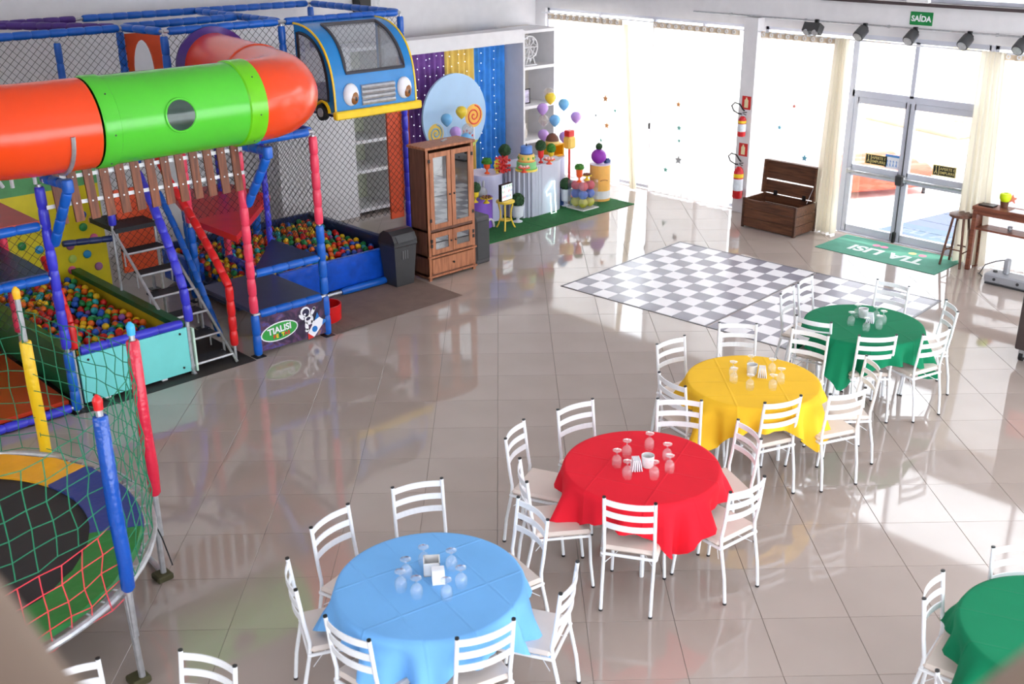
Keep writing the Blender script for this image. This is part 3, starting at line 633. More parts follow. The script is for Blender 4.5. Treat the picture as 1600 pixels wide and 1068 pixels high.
MB().bx((-1.0, 4.4, 2.08), (2.3, 6.4, 2.12)).build('deck', NAVY, pf)
# upright panels
OP = mat('orange_panel', (232, 84, 36), .4)
op = MB(); cx_, cz_ = -.9, 2.65; n = 24; ring = [(cx_+.13*math.cos(2*PI*k/n), cz_+.38*math.sin(2*PI*k/n)) for k in range(n)]; out = [(cx_+.24*max(-1, min(1, 1.5*math.cos(2*PI*k/n))), cz_+.46*max(-1, min(1, 1.5*math.sin(2*PI*k/n)))) for k in range(n)]
op.add([(p[0], 5.2, p[1]) for p in ring+out]+[(p[0], 5.23, p[1]) for p in ring+out], [(k, (k+1) % n, n+(k+1) % n, n+k) for k in range(n)]+[(2*n+k, 3*n+k, 3*n+(k+1) % n, 2*n+(k+1) % n) for k in range(n)]+[(k, 2*n+k, 2*n+(k+1) % n, (k+1) % n) for k in range(n)])
op.build('opening_panel', OP, pf)
MB().bx((-2.02, 4.0, .65), (-1.6, 4.03, 1.6)).build('side_panel', OP, pf); MB().bx((2.05, 4.38, .42), (2.27, 4.41, 2.05)).build('side_panel', OP, pf)
# nets
def net(o_, a, b, sp=.062, r=.0026): stuff(MB().net(o_, a, b, sp, r).build('net', CORD, pf))
net((-1.0, 4.36, .5), (3.3, 0, 0), (0, 0, 2.68), .066, .003); net((-4.9, 4.97, 1.95), (3.7, 0, 0), (0, 0, 1.22)); net((-.6, FY+.03, .95), (0, 1.1, 0), (0, 0, 1.3)); net((-1.42, 3.42, .5), (.85, 0, 0), (0, 0, 1.75)); net((-5.2, FY+.02, .95), (1.72, 0, 0), (0, 0, .4)); net((-5.2, FY+.02, 1.42), (1.72, 0, 0), (0, 0, .42)); net((-2.2, 3.9, .6), (.75, 0, 0), (0, 0, 1.5))
# galaxy banner
bn = thing('space_banner', 'galaxy print banner with astronaut, rocket and green oval party logo', 'banner', (-1.025, FY-.02, 0))
gm = bpy.data.materials.new('galaxy_print'); gm.use_nodes = True; nt = gm.node_tree; b_ = nt.nodes['Principled BSDF']; b_.inputs['Roughness'].default_value = .35
tc = nt.nodes.new('ShaderNodeTexCoord'); nz = nt.nodes.new('ShaderNodeTexNoise'); nz.inputs['Scale'].default_value = 5; nz.inputs['Detail'].default_value = 6; nz.inputs['Distortion'].default_value = 1.5
rp = nt.nodes.new('ShaderNodeValToRGB'); nt.links.new(tc.outputs['Object'], nz.inputs[0]); nt.links.new(nz.outputs['Fac'], rp.inputs[0]); nt.links.new(rp.outputs[0], b_.inputs['Base Color'])
for i, (p_, c_) in enumerate(((.3, (26, 20, 44)), (.46, (52, 34, 66)), (.54, (92, 54, 84)), (.6, (70, 66, 132)), (.7, (170, 120, 78)))):
    e = rp.color_ramp.elements[i] if i < 2 else rp.color_ramp.elements.new(p_); e.position = p_; e.color = (*lin(c_), 1)
MB().bx((-.42, -.006, .05), (.42, .006, .46)).build('sheet', gm, bn)
def oval(cx, cz, rx_, rz_, y, m_, nm, rot=0, par=bn):
    pts = []
    for k in range(28):
        a = 2*PI*k/28; u, v = rx_*math.cos(a), rz_*math.sin(a); pts.append((cx+u*math.cos(rot)-v*math.sin(rot), cz+u*math.sin(rot)+v*math.cos(rot)))
    return MB().prism(pts, 1, y, y+.002).build(nm, m_, par)
PR_W = mat('print_white', (240, 240, 246), .4); PR_G = mat('print_green', (50, 158, 66), .4); PR_R = mat('print_red', (214, 46, 40), .4); PR_B = mat('print_blue', (40, 120, 200), .4); PR_N = mat('print_navy', (34, 30, 62), .4); PR_Y = mat('print_yellow', (240, 200, 40), .4)
oval(-.18, .23, .235, .105, -.009, PR_W, 'logo_rim', .06); oval(-.18, .23, .22, .092, -.011, PR_G, 'logo_oval', .06)
text_mesh('lettering', 'TIALISI', .1, PR_W, bn, face_mat((-.18, -.012, .25), (1, 0, .06), (-.06, 0, 1)), .0005, .003)
for i, (ch, c_) in enumerate(zip('FESTAS', (PR_R, PR_Y, PR_G, PR_Y, PR_R, PR_R))): text_mesh('lettering', ch, .055, c_ if c_ is not PR_G else PR_N, bn, face_mat((-.25+i*.036, -.013, .178+i*.002), (1, 0, .06), (-.06, 0, 1)), .0005, .003)
ast = MB()   # astronaut
def blob(cx, cz, rx_, rz_, y, rot=0, k=0):
    pts = []
    for q in range(20):
        a = 2*PI*q/20; u, v = rx_*math.cos(a), rz_*math.sin(a); pts.append((cx+u*math.cos(rot)-v*math.sin(rot), cz+u*math.sin(rot)+v*math.cos(rot)))
    ast.prism(pts, 1, y, y+.002, k)
blob(.16, .36, .062, .06, -.009); blob(.165, .355, .045, .042, -.011, 0, 1); blob(.15, .335, .012, .012, -.013); blob(.2, .265, .055, .065, -.009, .3); blob(.255, .345, .02, .05, -.009, -.6); blob(.275, .375, .018, .018, -.009); blob(.105, .31, .018, .045, -.009, .7); blob(.165, .19, .022, .05, -.009, .1); blob(.165, .145, .026, .02, -.009); blob(.255, .2, .022, .05, -.009, .6); blob(.19, .275, .03, .018, -.011, .2, 1)
ast.build('astronaut_print', [PR_W, PR_N], bn)
rk = MB(); R2 = lambda u, v: (.25+u*math.cos(.85)-v*math.sin(.85), .12+u*math.sin(.85)+v*math.cos(.85))
rk.prism([R2(*q) for q in ((-.06, -.05), (.1, -.06), (.16, -.03), (.16, .03), (.1, .06), (-.06, .05))], 1, -.01, -.008); rk.prism([R2(*q) for q in ((-.06, -.05), (-.06, .05), (-.12, 0))], 1, -.01, -.008, 1)
rk.prism([R2(.02+.035*math.cos(a), .035*math.sin(a)) for a in [2*PI*k/16 for k in range(16)]], 1, -.013, -.01, 2); rk.prism([R2(.1, -.06), R2(.19, -.09), R2(.16, -.03)], 1, -.011, -.008, 2); rk.prism([R2(.1, .06), R2(.19, .09), R2(.16, .03)], 1, -.011, -.008, 2)
rk.build('rocket_print', [PR_W, PR_R, PR_B], bn)

# plank guard under the tube
pg_ = thing('plank_guard', 'row of brown wooden planks strapped under the green tube', 'guard', (-2.45, FY-.08, 0))
PLK = wood('plank_wood', (96, 48, 26), (140, 76, 44)); tilt = Matrix.Rotation(.16, 3, 'Y')
for z in (2.26, 2.02): MB().box((0, .012, z), (1.98, .006, .035)).build('strap', METALW, pg_)
for i in range(13):
    x = -.88+i*.148; q = MB().box((x, -.008, 2.1), (.082, .022, .5), Matrix.Rotation(-.05, 3, 'Y')).build('plank', PLK, pg_)
    for z in (2.26, 2.02): MB().tube([(x, -.019, z), (x, -.024, z)], .008, 8).build('bolt', METALW, q)

# crawl tube
tb_ = thing('crawl_tube', 'big orange and green plastic crawl tube with a round porthole', 'crawl tube', (-2.3, 1.8, 2.77)); TX, TY, TZ = -2.3, 1.8, 2.77; TR = .385
def tp(pts, r, n=40): return MB().tube([(x-TX, y-TY, z-TZ) for x, y, z in pts], r, n, caps=False)
def arc(cx, cy, r, a0, a1, n=14): return [(cx+r*math.cos(a0+(a1-a0)*i/n), cy+r*math.sin(a0+(a1-a0)*i/n), TZ) for i in range(n+1)]
tp([(-3.12, 1.8, TZ), (-1.6, 1.8, TZ)], TR).build('green_section', GREEN, tb_, 'smooth')
tp([(-3.12, 1.8, TZ), (-3.1, 1.8, TZ), (-2.98, 1.8, TZ), (-2.97, 1.8, TZ)], [TR, TR+.014, TR+.014, TR]).build('collar', GREEN, tb_, True)
tp([(-1.74, 1.8, TZ), (-1.73, 1.8, TZ), (-1.56, 1.8, TZ), (-1.55, 1.8, TZ)], [TR, TR+.016, TR+.016, TR]).build('collar', LIME, tb_, True)
tp([(-1.66, 1.8, TZ), (-1.5, 1.8, TZ), (-1.34, 1.83, TZ), (-1.18, 1.91, TZ), (-1.04, 2.04, TZ), (-.94, 2.22, TZ), (-.87, 2.45, TZ), (-.81, 2.72, TZ), (-.72, 3.1, TZ), (-.62, 3.6, TZ), (-.5, 4.25, TZ)], TR).build('orange_elbow', ORANGE, tb_, 'smooth')
tp([(-.795, 2.79, TZ), (-.79, 2.81, TZ), (-.78, 2.85, TZ), (-.775, 2.87, TZ)], [TR, TR+.012, TR+.012, TR]).build('seam', ORANGE, tb_, True)
tp([(-3.14, 1.8, TZ)]+arc(-3.5, 2.7, .9, -PI/2, -PI)+[(-4.4, 4.2, TZ)], TR).build('orange_elbow', ORANGE, tb_, 'smooth')
tp([(-.51, 4.2, TZ), (-.51, 4.21, TZ), (-.5, 4.26, TZ), (-.5, 4.27, TZ)], [TR, TR+.07, TR+.07, TR]).build('flange', PURPLE, tb_, True)
# porthole on the camera side of the green section
pp = onz(283, 180, 0); d_ = ray(283, 180); nv = None
for i in range(4000):
    q = CAM+d_*(8+i*.002)
    if math.hypot(q.y-1.8, q.z-TZ) < TR: nv = q; break
ang0 = math.atan2(nv.z-TZ, nv.y-1.8)
def onsurf(da, dx, rr): return (nv.x+dx-TX, rr*math.cos(ang0+da), rr*math.sin(ang0+da))
n = 28; R1 = .135
V = [onsurf(0, 0, TR+.006)]+[onsurf(R1*math.sin(2*PI*k/n)/TR, R1*math.cos(2*PI*k/n), TR+.006) for k in range(n)]
V = [onsurf(R1*q/4*math.sin(2*PI*k/n)/TR, R1*q/4*math.cos(2*PI*k/n), TR+.006) for q in (1, 2, 3, 4) for k in range(n)]+[onsurf(0, 0, TR+.006)]
MB().add(V, [(q*n+k, q*n+(k+1) % n, q*n+n+(k+1) % n, q*n+n+k) for q in range(3) for k in range(n)]+[(4*n, (k+1) % n, k) for k in range(n)]).build('porthole', mat('smoked_dome', (52, 74, 66), .12, var=.3, scale=4), tb_, 'smooth')
MB().tube([onsurf((R1+.008)*math.sin(2*PI*k/n)/TR, (R1+.008)*math.cos(2*PI*k/n), TR+.006) for k in range(n)], .011, 6, closed=True).build('porthole_ring', GREEN, tb_, True)
for x, y0 in ((-3.4, 1.8),): MB().tube([(x-TX, (TR+.006)*math.cos(a), (TR+.006)*math.sin(a)) for a in [-PI/2+.05+(-1.55)*i/12 for i in range(13)]], .02, 6).build('strap', STEEL, tb_)
MB().tube([((-1.7-TX)+(.76+(TR+.008)*math.cos(a))*math.cos(-.75), (2.56-TY)+(.76+(TR+.008)*math.cos(a))*math.sin(-.75), (TR+.008)*math.sin(a)) for a in [-1.5+1.5*i/10 for i in range(11)]], .018, 6).build('strap', STEEL, tb_)
for x in (-3.04, -1.64):
    for a in (2.4, 3.3, 4.1): MB().sphere((x-TX, (TR+.017)*math.cos(a), (TR+.017)*math.sin(a)), .008, 6, 4).build('bolt', DARK, tb_)

# toy bus cabin
BX0, BX1, BYB = .63, 1.86, 4.28; bus = thing('bus_cabin', 'blue toy bus cabin with googly headlights hung on the upper net frame', 'play cabin', (1.25, 3.9, 2.12)); O = Vector((1.25, 3.9, 2.12))
BUSB = mat('bus_blue', (24, 128, 200), .25, var=.05); BUSY = mat('bus_yellow', (244, 204, 20), .35); BFR = mat('window_rubber', (66, 66, 72), .4); BGL = clear('bus_window', (196, 200, 206), refl=.1, milky=.25)
def prof(t, off=0): return (BYB-(.78+off)*math.sin(t)**.9, 2.18+(1.0+off)*math.cos(t)**.7)
N = 24; pr = [prof(PI/2*i/N) for i in range(N+1)]
sh = MB(); V = []; Fc = []
def bxw(i, s_): return (BX0 if s_ == 0 else BX1)
for (y, z) in pr: V += [Vector((BX0, y, z))-O, Vector((BX1, y, z))-O]
WS0, WS1, wl, wr = 4, 19, .13, .16
t_of = lambda i: PI/2*i/N
V = []; cols = [BX0, BX0+.26, BX1-.24, BX1]
for i in range(N+1):
    q = max(0, min(1, (i-WS0)/(WS1-WS0))); c_ = [BX0, BX0+.24-.04*q, BX1-.18+.04*q, BX1]
    for x in c_: V.append(Vector((x, *pr[i]))-O)
for i in range(N):
    for j in range(3):
        if j == 1 and WS0 <= i < WS1: continue
        Fc.append((i*4+j, i*4+j+1, i*4+5+j, i*4+4+j))
MB().add(V, Fc).build('body_shell', BUSB, bus, 'smooth')
V = []; Fc = []
for i in range(WS0, WS1+1): V += [Vector((*[V2 for V2 in ()],)) if False else Vector((BX0+.24-.04*(i-WS0)/(WS1-WS0), *prof(t_of(i), -.012)))-O, Vector((BX1-.18+.04*(i-WS0)/(WS1-WS0), *prof(t_of(i), -.012)))-O]
for i in range(WS1-WS0): Fc.append((2*i, 2*i+1, 2*i+3, 2*i+2))
ws = MB().add(V, Fc).build('windscreen', BGL, bus, 'smooth')
edge = [Vector((BX0+.24-.04*(i-WS0)/(WS1-WS0), *prof(t_of(i), .004)))-O for i in range(WS0, WS1+1)]+[Vector((BX1-.18+.04*(i-WS0)/(WS1-WS0), *prof(t_of(i), .004)))-O for i in range(WS1, WS0-1, -1)]
MB().tube(edge, .022, 6, closed=True).build('windscreen_rubber', BFR, bus, True)
for x in (BX0, BX1):
    sgn = -1 if x == BX0 else 1
    poly = [(y-O.y, z-O.z) for y, z in pr]+[(BYB-O.y, 2.16-O.z)]
    cy_, cz_ = (BYB-.3-O.y, 2.62-O.z); hole = [(cy_+(a-cy_)*.74+.005, cz_+(b-cz_)*.76+.03) for a, b in poly]
    n = len(poly); sp_ = MB(); sp_.add([(x-O.x, *p_) for p_ in poly+hole], [(k, (k+1) % n, n+(k+1) % n, n+k) for k in range(n)]); sp_.build('side_panel', BUSB, bus)
    MB().add([(x-O.x, *p_) for p_ in hole], [tuple(range(n))]).build('side_window', BGL, bus)
    MB().tube([(x-O.x+sgn*.006, *p_) for p_ in hole], .02, 6, closed=True).build('window_rubber', mat('rubber_black', (30, 30, 34), .4), bus, True)
    MB().tube([(x-O.x+sgn*.004, y-O.y, z-O.z) for y, z in pr], .014, 6).build('edge_piping', BUSY, bus, True)
    for wy in (4.14, 3.74):
        c_ = Vector((x+sgn*.03, wy, 2.17))-O
        wh = MB().tube([c_-Vector((.03, 0, 0)), c_+Vector((.03, 0, 0))], .1, 20).build('wheel', BLACK, bus); MB().tube([c_+Vector((sgn*.03, 0, 0)), c_+Vector((sgn*.04, 0, 0))], .055, 16).build('hub', STEEL, wh)
        MB().tube([c_+Vector((-sgn*.01, .13*math.cos(a), .13*math.sin(a))) for a in [PI*k/10 for k in range(11)]], .02, 6).build('wheel_arch', BUSY, bus, True)
MB().bbox((BX0-.04-O.x, 3.44-O.y, 2.1-O.z), (BX1+.06-O.x, 3.52-O.y, 2.2-O.z), .015).build('bumper', BUSY, bus)
for x in (.86, 1.68):
    c_ = Vector((x, 3.5, 2.38))-O; e = MB().sphere(c_, .13, 18, 12, sc_=(.85, .5, 1.05)).build('headlight_eye', PR_W, bus, True)
    MB().sphere(c_+Vector((.02, -.042, -.035)), .075, 14, 10, sc_=(.8, .45, 1.1)).build('iris', mat('iris_brown', (150, 96, 50), .2), e, True); MB().sphere(c_+Vector((.025, -.066, -.045)), .03, 12, 8, sc_=(.8, .4, 1.1)).build('pupil', BLACK, e, True)
for k in range(4): MB().tube([Vector((1.02, 3.51, 2.26+k*.062))-O, Vector((1.53, 3.51, 2.26+k*.062))-O], .034, 8).build('grille_bar', STEEL, bus, True)
MB().bx((BX0+.02-O.x, 3.6-O.y, 0), (BX1-.02-O.x, BYB-O.y, .03)).build('floor_panel', NAVY, bus)

# ---- left ball pit, climbing wall, stairs
DGRN = mat('dark_green_vinyl', (18, 92, 52), .4); PALE = mat('pale_mint_board', (196, 224, 206), .5)
lp = thing('ball_pit', 'ball pit with turquoise front panel and green padded side rims', 'ball pit', (-2.78, 3.5, 0)); ox, oy = -2.78, 3.5
def L_(m_, a, b): return m_.bx((a[0]-ox, a[1]-oy, a[2]), (b[0]-ox, b[1]-oy, b[2]))
fp = L_(MB(), (-3.34, 2.26, .04), (-2.22, 2.29, .52)).build('front_panel', TEAL, lp)
for x, z in ((-3.25, .47), (-2.3, .47), (-2.3, .1), (-3.25, .1), (-2.78, .47), (-2.78, .1)): MB().tube([(x-ox, 2.26-oy, z), (x-ox, 2.252-oy, z)], .012, 8).build('screw', BLACK, fp)
MB().padded((-3.3-ox, 2.3-oy, .56), (-2.25-ox, 2.3-oy, .56), .045, .28).build('front_rim', VIOLET, lp, True)
for x in (-3.36, -2.24):
    L_(MB(), (x-.03, 2.32, .05), (x+.03, 4.85, .5)).build('side_wall', mat('pit_yellow', (214, 190, 40), .5) if x > -3 else DGRN, lp); L_(MB(), (x-.05, 2.36, .5), (x+.05, 4.85, .56)).build('side_rim', DGRN, lp)
L_(MB(), (-3.34, 2.3, .05), (-2.24, 4.88, .28)).build('pit_floor', NAVY, lp)
for x in (-3.38, -2.2): MB().tube([(x-ox, 2.27-oy, 0), (x-ox, 2.27-oy, .6)], .022, 8).build('corner_post', STEEL, lp)
L_(MB(), (-2.17, 2.24, .03), (-2.15, 2.3, .5)).build('edge_board', PALE, lp)
for x in (-2.5, -3.1): L_(MB(), (x-.03, 2.3, 0), (x+.03, 2.36, .06)).build('foot_block', WHITE, lp)
hp = MB(); Q = [(-3.34, 2.3, .6), (-3.34, 2.32, .85), (-3.33, 2.5, 1.15), (-3.32, 2.75, 1.4)]
for a, b in zip(Q[:-1], Q[1:]): hp.padded([a[0]-ox, a[1]-oy, a[2]], [b[0]-ox, b[1]-oy, b[2]], .04)
hp.build('red_grab_rail', RED, lp, True)

cwl = thing('climbing_wall', 'yellow climbing wall with colourful round holds behind the ball pit', 'climbing wall', (-2.8, 4.92, 0))
CY = mat('climb_yellow', (222, 206, 22), .4, var=.06); CG = mat('climb_green', (86, 160, 96), .45, var=.15)
MB().bx((-1.2, 0, .02), (1.0, .04, 1.5)).build('yellow_panel', CY, cwl); MB().bx((-1.2, 0, 1.5), (1.0, .04, 2.15)).build('green_panel', CG, cwl)
gr = MB()
for a in (((-.25, 1.6), (-.2, 1.95)), ((-.2, 1.95), (-.05, 1.62)), ((0.05, 1.6), (.05, 1.95)), ((.05, 1.95), (.25, 1.9)), ((.3, 1.6), (.3, 1.9)), ((.42, 1.95), (.6, 1.85)), ((.42, 1.75), (.6, 1.62)), ((-.6, 1.6), (-.5, 1.95)), ((-.7, 1.75), (-.35, 1.8))): gr.tube([(a[0][0], -.002, a[0][1]), (a[1][0], -.002, a[1][1])], .022, 6)
gr.build('painted_strokes', PR_W, cwl)
HC = {'navy': (40, 70, 160), 'cream': (230, 190, 130), 'green': (40, 140, 70), 'pink': (224, 100, 150), 'mauve': (160, 100, 150), 'cyan': (40, 150, 210), 'lime': (180, 210, 90)}
for hx, hy, c_ in ((988, 275, 'navy'), (1105, 330, 'cream'), (1000, 420, 'green'), (1127, 545, 'pink'), (845, 645, 'mauve'), (1048, 742, 'cyan'), (873, 800, 'lime'), (868, 932, 'pink'), (1185, 885, 'mauve'), (268, 650, 'green'), (475, 690, 'cyan')):
    p = ony(hx/7.63, 300+hy/7.63, 4.9); MB().sphere((p.x+2.8, -.005, p.z), .05, 14, 8, sc_=(1, .45, 1)).build('climbing_hold', mat('hold_'+c_, HC[c_], .3), cwl, True)

st = thing('metal_stairs', 'steel stairs with dark treads beside the ball pit', 'stairs', (-1.97, 3.0, 0)); sx_, sy_ = -1.97, 3.0
steps = [(2.27, .1), (2.5, .28), (2.73, .47), (2.97, .66), (3.21, .85), (3.45, 1.04)]; TREAD = mat('rubber_tread', (38, 40, 46), .7, bump=.4)
for y, z in steps:
    q = MB().bx((-.21, y-sy_, z-.02), (.21, y+.2-sy_, z)).build('tread', TREAD, st); MB().tube([(-.235, y-sy_, z-.01), (.235, y-sy_, z-.01)], .014, 8).build('nosing', STEEL, q)
    for x in (-.2, .2): MB().tube([(x, y+.16-sy_, z), (x, y+.16-sy_, max(.0, z-.19))], .01, 6).build('riser_rod', STEEL, q)
for x in (-.24, .24):
    MB().tube([(x, 2.2-sy_, .02), (x, 3.7-sy_, 1.24)], .016, 8).build('stringer', STEEL, st); MB().tube([(x, 2.45-sy_, .0), (x, 2.45-sy_, .2)], .014, 8).build('leg', STEEL, st)
    MB().tube([(x, 3.72-sy_, 0), (x, 3.72-sy_, 1.7)], .016, 8).build('leg', STEEL, st)
MB().bx((-.24, 3.65-sy_, 1.22), (.24, 4.3-sy_, 1.27)).build('landing', TREAD, st)
def rail(pts, c_, nm, r=.042):
    b = MB()
    for a, e in zip(pts[:-1], pts[1:]): b.padded((a[0]-sx_, a[1]-sy_, a[2]), (e[0]-sx_, e[1]-sy_, e[2]), r, .15)
    o = b.build(nm, c_, st, True); return o
rail([(-1.7, 2.27, .18), (-1.7, 2.26, .84), (-1.7, 2.47, 1.07), (-1.7, 2.87, 1.44), (-1.7, 3.3, 1.78), (-1.7, 3.5, 2.0)], RED, 'red_handrail')
MB().tube([(-1.7-sx_, 2.27-sy_, 0), (-1.7-sx_, 2.27-sy_, .3)], .014, 8).build('leg', STEEL, st)
rail([(-2.2, 2.22, .6), (-2.22, 2.22, .95), (-2.22, 2.4, 1.33), (-2.22, 2.65, 1.73), (-2.22, 2.9, 2.02)], VIOLET, 'violet_handrail', .045)
rail([(-1.6, 2.75, .12), (-1.6, 3.1, .65), (-1.6, 3.5, 1.2), (-1.6, 3.8, 1.55)], BLUE, 'blue_handrail', .035); rail([(-2.2, 3.72, 1.3), (-2.2, 3.72, 1.85)], VIOLET, 'post_sleeve'); rail([(-2.75, 3.75, 1.2), (-2.2, 3.75, 1.15)], NAVY, 'crossbar_sleeve', .035)

# ---- right ball pool
rp_ = thing('ball_pool', 'ball pool with shiny blue vinyl walls beside the banner deck', 'ball pool', (.35, 4.3, 0)); ox2, oy2 = .35, 4.3
VIN = mat('shiny_blue_vinyl', (18, 78, 190), .18, var=.2, scale=9, bump=.7, bscale=9)
def P_(m_, a, b): return m_.bbox((a[0]-ox2, a[1]-oy2, a[2]), (b[0]-ox2, b[1]-oy2, b[2]), .015)
P_(MB(), (-.5, 3.26, .06), (1.3, 3.34, .45)).build('front_wall', VIN, rp_); P_(MB(), (1.22, 3.34, .06), (1.32, 5.3, .5)).build('end_wall', NAVY, rp_); P_(MB(), (-.9, 5.22, .06), (1.3, 5.3, .5)).build('back_wall', NAVY, rp_); P_(MB(), (-.95, 3.5, .04), (1.24, 5.24, .24)).build('pool_floor', NAVY, rp_)
P_(MB(), (-.98, 4.3, .06), (-.9, 5.24, .45)).build('inner_wall', VIN, rp_)
c_ = MB().tube([(-.3-ox2, 3.2-oy2, .05), (1.25-ox2, 3.2-oy2, .05)], .022, 8).build('floor_pipe', STEEL, rp_); MB().padded((.32-ox2, 3.2-oy2, .05), (1.2-ox2, 3.2-oy2, .05), .045, .8).build('pipe_sleeve', BLUE, c_, True)
for x, y in ((-.42, 4.6), (.3, 5.05)): MB().padded((x-ox2, y-oy2, .25), (x-ox2, y-oy2, .72), .06, .25).build('bumper_post', BLUE, rp_, True)
tag(MB().lathe([(.17, 0), (.18, .2), (.165, .2), (.155, .02), (.01, .02)], 24).build('red_tub', RED, None, True, loc=(-.3, 2.62, .003)), 'low round red tub on the brown mat beside the banner', 'tub')

# ---- balls
BC = [('red', (214, 34, 30)), ('yellow', (242, 196, 26)), ('blue', (26, 86, 190)), ('green', (24, 140, 70)), ('orange', (244, 112, 26)), ('teal', (40, 168, 176)), ('purple', (140, 84, 160))]
BM = [mat('ball_'+n_, c_, .3, var=.04) for n_, c_ in BC]; BMESH = []
for m_ in BM:
    o = MB().sphere((0, 0, 0), .039, 12, 8).build('ball', m_, None, True); BMESH.append(o.data); bpy.data.objects.remove(o)
def pit(x0, x1, y0, y1, z, count, where, mound=0):
    pts = []; d = .086; j = 0; y = y0+.045
    while y < y1-.04:
        x = x0+.045+(d/2 if j % 2 else 0)
        while x < x1-.04:
            pts.append((x+random.uniform(-.013, .013), y+random.uniform(-.013, .013), z+random.uniform(-.03, .035)+mound*max(0, (y-y0)/(y1-y0)-.5))); x += d
        y += d*.9; j += 1
    pts.sort(key=lambda p: (Vector(p)-CAM).length)
    for n_, p in enumerate(pts):
        k = random.choices(range(7), (5, 5, 5, 4, 3, 2, 1))[0]
        if n_ < count:
            o = bpy.data.objects.new('ball', BMESH[k]); C.objects.link(o); o.location = p; tag(o, '%s plastic ball in %s' % (BC[k][0], where), 'ball', 'balls in '+where)
        else: yield p, k
def pit_rest(it, z, x0, x1, y0, y1, label):
    b = MB()
    for p, k in it: b.sphere(p, .039, 10, 7, k=k)
    x = x0+.05
    while x < x1-.04:
        y = y0+.05
        while y < y1-.04: b.sphere((x+random.uniform(-.01, .01), y+random.uniform(-.01, .01), z-.1), .039, 8, 6, k=random.randrange(7)); y += .083
        x += .083
    o = stuff(b.build('plastic_balls', BM, None, 'smooth')); o['label'] = label; o['category'] = 'balls'
pit_rest(list(pit(-3.31, -2.29, 2.36, 4.84, .4, 165, 'the pit with the turquoise front', .14)), .4, -3.31, -2.29, 2.36, 4.84, 'remaining plastic balls filling the turquoise fronted pit')
pit_rest(list(pit(-.85, 1.21, 3.55, 5.2, .37, 135, 'the blue vinyl pool', .1)), .37, -.85, 1.21, 3.55, 5.2, 'remaining plastic balls filling the blue vinyl pool')

# ---- floor mats
MATB = mat('black_rubber_mat', (50, 46, 44), .7); MATBR = mat('brown_carpet_mat', (120, 100, 90), .85, var=.08, bump=.3)
tag(MB().bx((-3.4, 2.12, .0), (-1.55, 3.9, .004)).build('rubber_mat', MATB), 'black rubber mat under the steel stairs', 'mat')
m_ = MB(); V = []; Fc = []
for i in range(15):
    x = -.5+i*(1.9/14); bump_ = .022*math.exp(-((x+.2)/.12)**2)
    V += [(x, 2.14, bump_+.004), (x, 3.18, .004)]
for i in range(14): Fc.append((2*i, 2*i+2, 2*i+3, 2*i+1))
m_.add(V, Fc); tag(m_.build('brown_mat', MATBR), 'brown carpet mat with a wavy edge before the blue pool', 'mat')
gx0, gx1 = 3.12, 6.35
m_ = thing('grass_carpet', 'green artificial grass carpet under the party display', 'carpet', (4.7, 4.1, 0)); GRS = mat('artificial_grass', (26, 104, 48), .9, var=.2, scale=30, bump=.6, bscale=200)
for a, b in ((3.12, 4.3), (4.31, 5.3), (5.31, 6.35)): MB().bx((a-4.7, 3.56-4.1, 0), (b-4.7, 4.95-4.1, .012)).build('carpet_strip', GRS, m_)
# checkered dance mat
L0 = T2R(.82, 2.84); Fr = T2R(2.63, 4.76); e1 = Vector((Fr[0]-L0[0], Fr[1]-L0[1])); rz_ = math.atan2(e1.y, e1.x)
dm = thing('dance_mat', 'black and white checkered vinyl dance mat on the tiles', 'mat', (*L0, 0), rz_)
CK = checker_mat('checker_print', (236, 234, 238), (128, 124, 138), .24)
for a, b in ((0, -2.16), (-2.19, -3.84)): q = MB().bx((0, b, 0), (2.64, a, .003)).build('mat_strip', CK, dm); MB().bx((0, b-.012, 0), (2.64, b+.012, .0045)).build('edge_tape', mat('edge_tape', (120, 118, 126), .4), q)
m_ = MB()
for a, b in (((-.015, -3.86, 0), (.01, .015, .005)), ((2.63, -3.86, 0), (2.655, .015, .005)), ((-.015, -.01, 0), (2.655, .015, .005)), ((-.015, -3.86, 0), (2.655, -3.83, .005))): m_.bx(a, b)
m_.build('border', mat('mat_border', (92, 90, 98), .4), dm)
# welcome rug
rg = thing('door_rug', 'green rug with TIA LISI lettering before the glass door', 'rug', (6.8, -.72, 0)); MB().bx((-.46, -.9, 0), (.42, .9, .008)).build('pile', mat('rug_green', (86, 150, 128), .9, bump=.4, bscale=200), rg)
text_mesh('lettering', 'TIA LISI', .34, mat('rug_white', (214, 222, 218), .9), rg, face_mat((-.08, 0, .009), (0, 1, 0), (-1, 0, 0)), .0006, .012)
for y, c_ in ((.3, (225, 120, 150)), (.18, (225, 120, 150)), (-.25, (214, 214, 130)), (-.4, (225, 120, 140))): MB().lathe([(.055, .008), (.055, .0096)], 14, (.2, y, 0)).build('dot_print', mat('rug_dot_%d' % c_[2], c_, .9), rg)

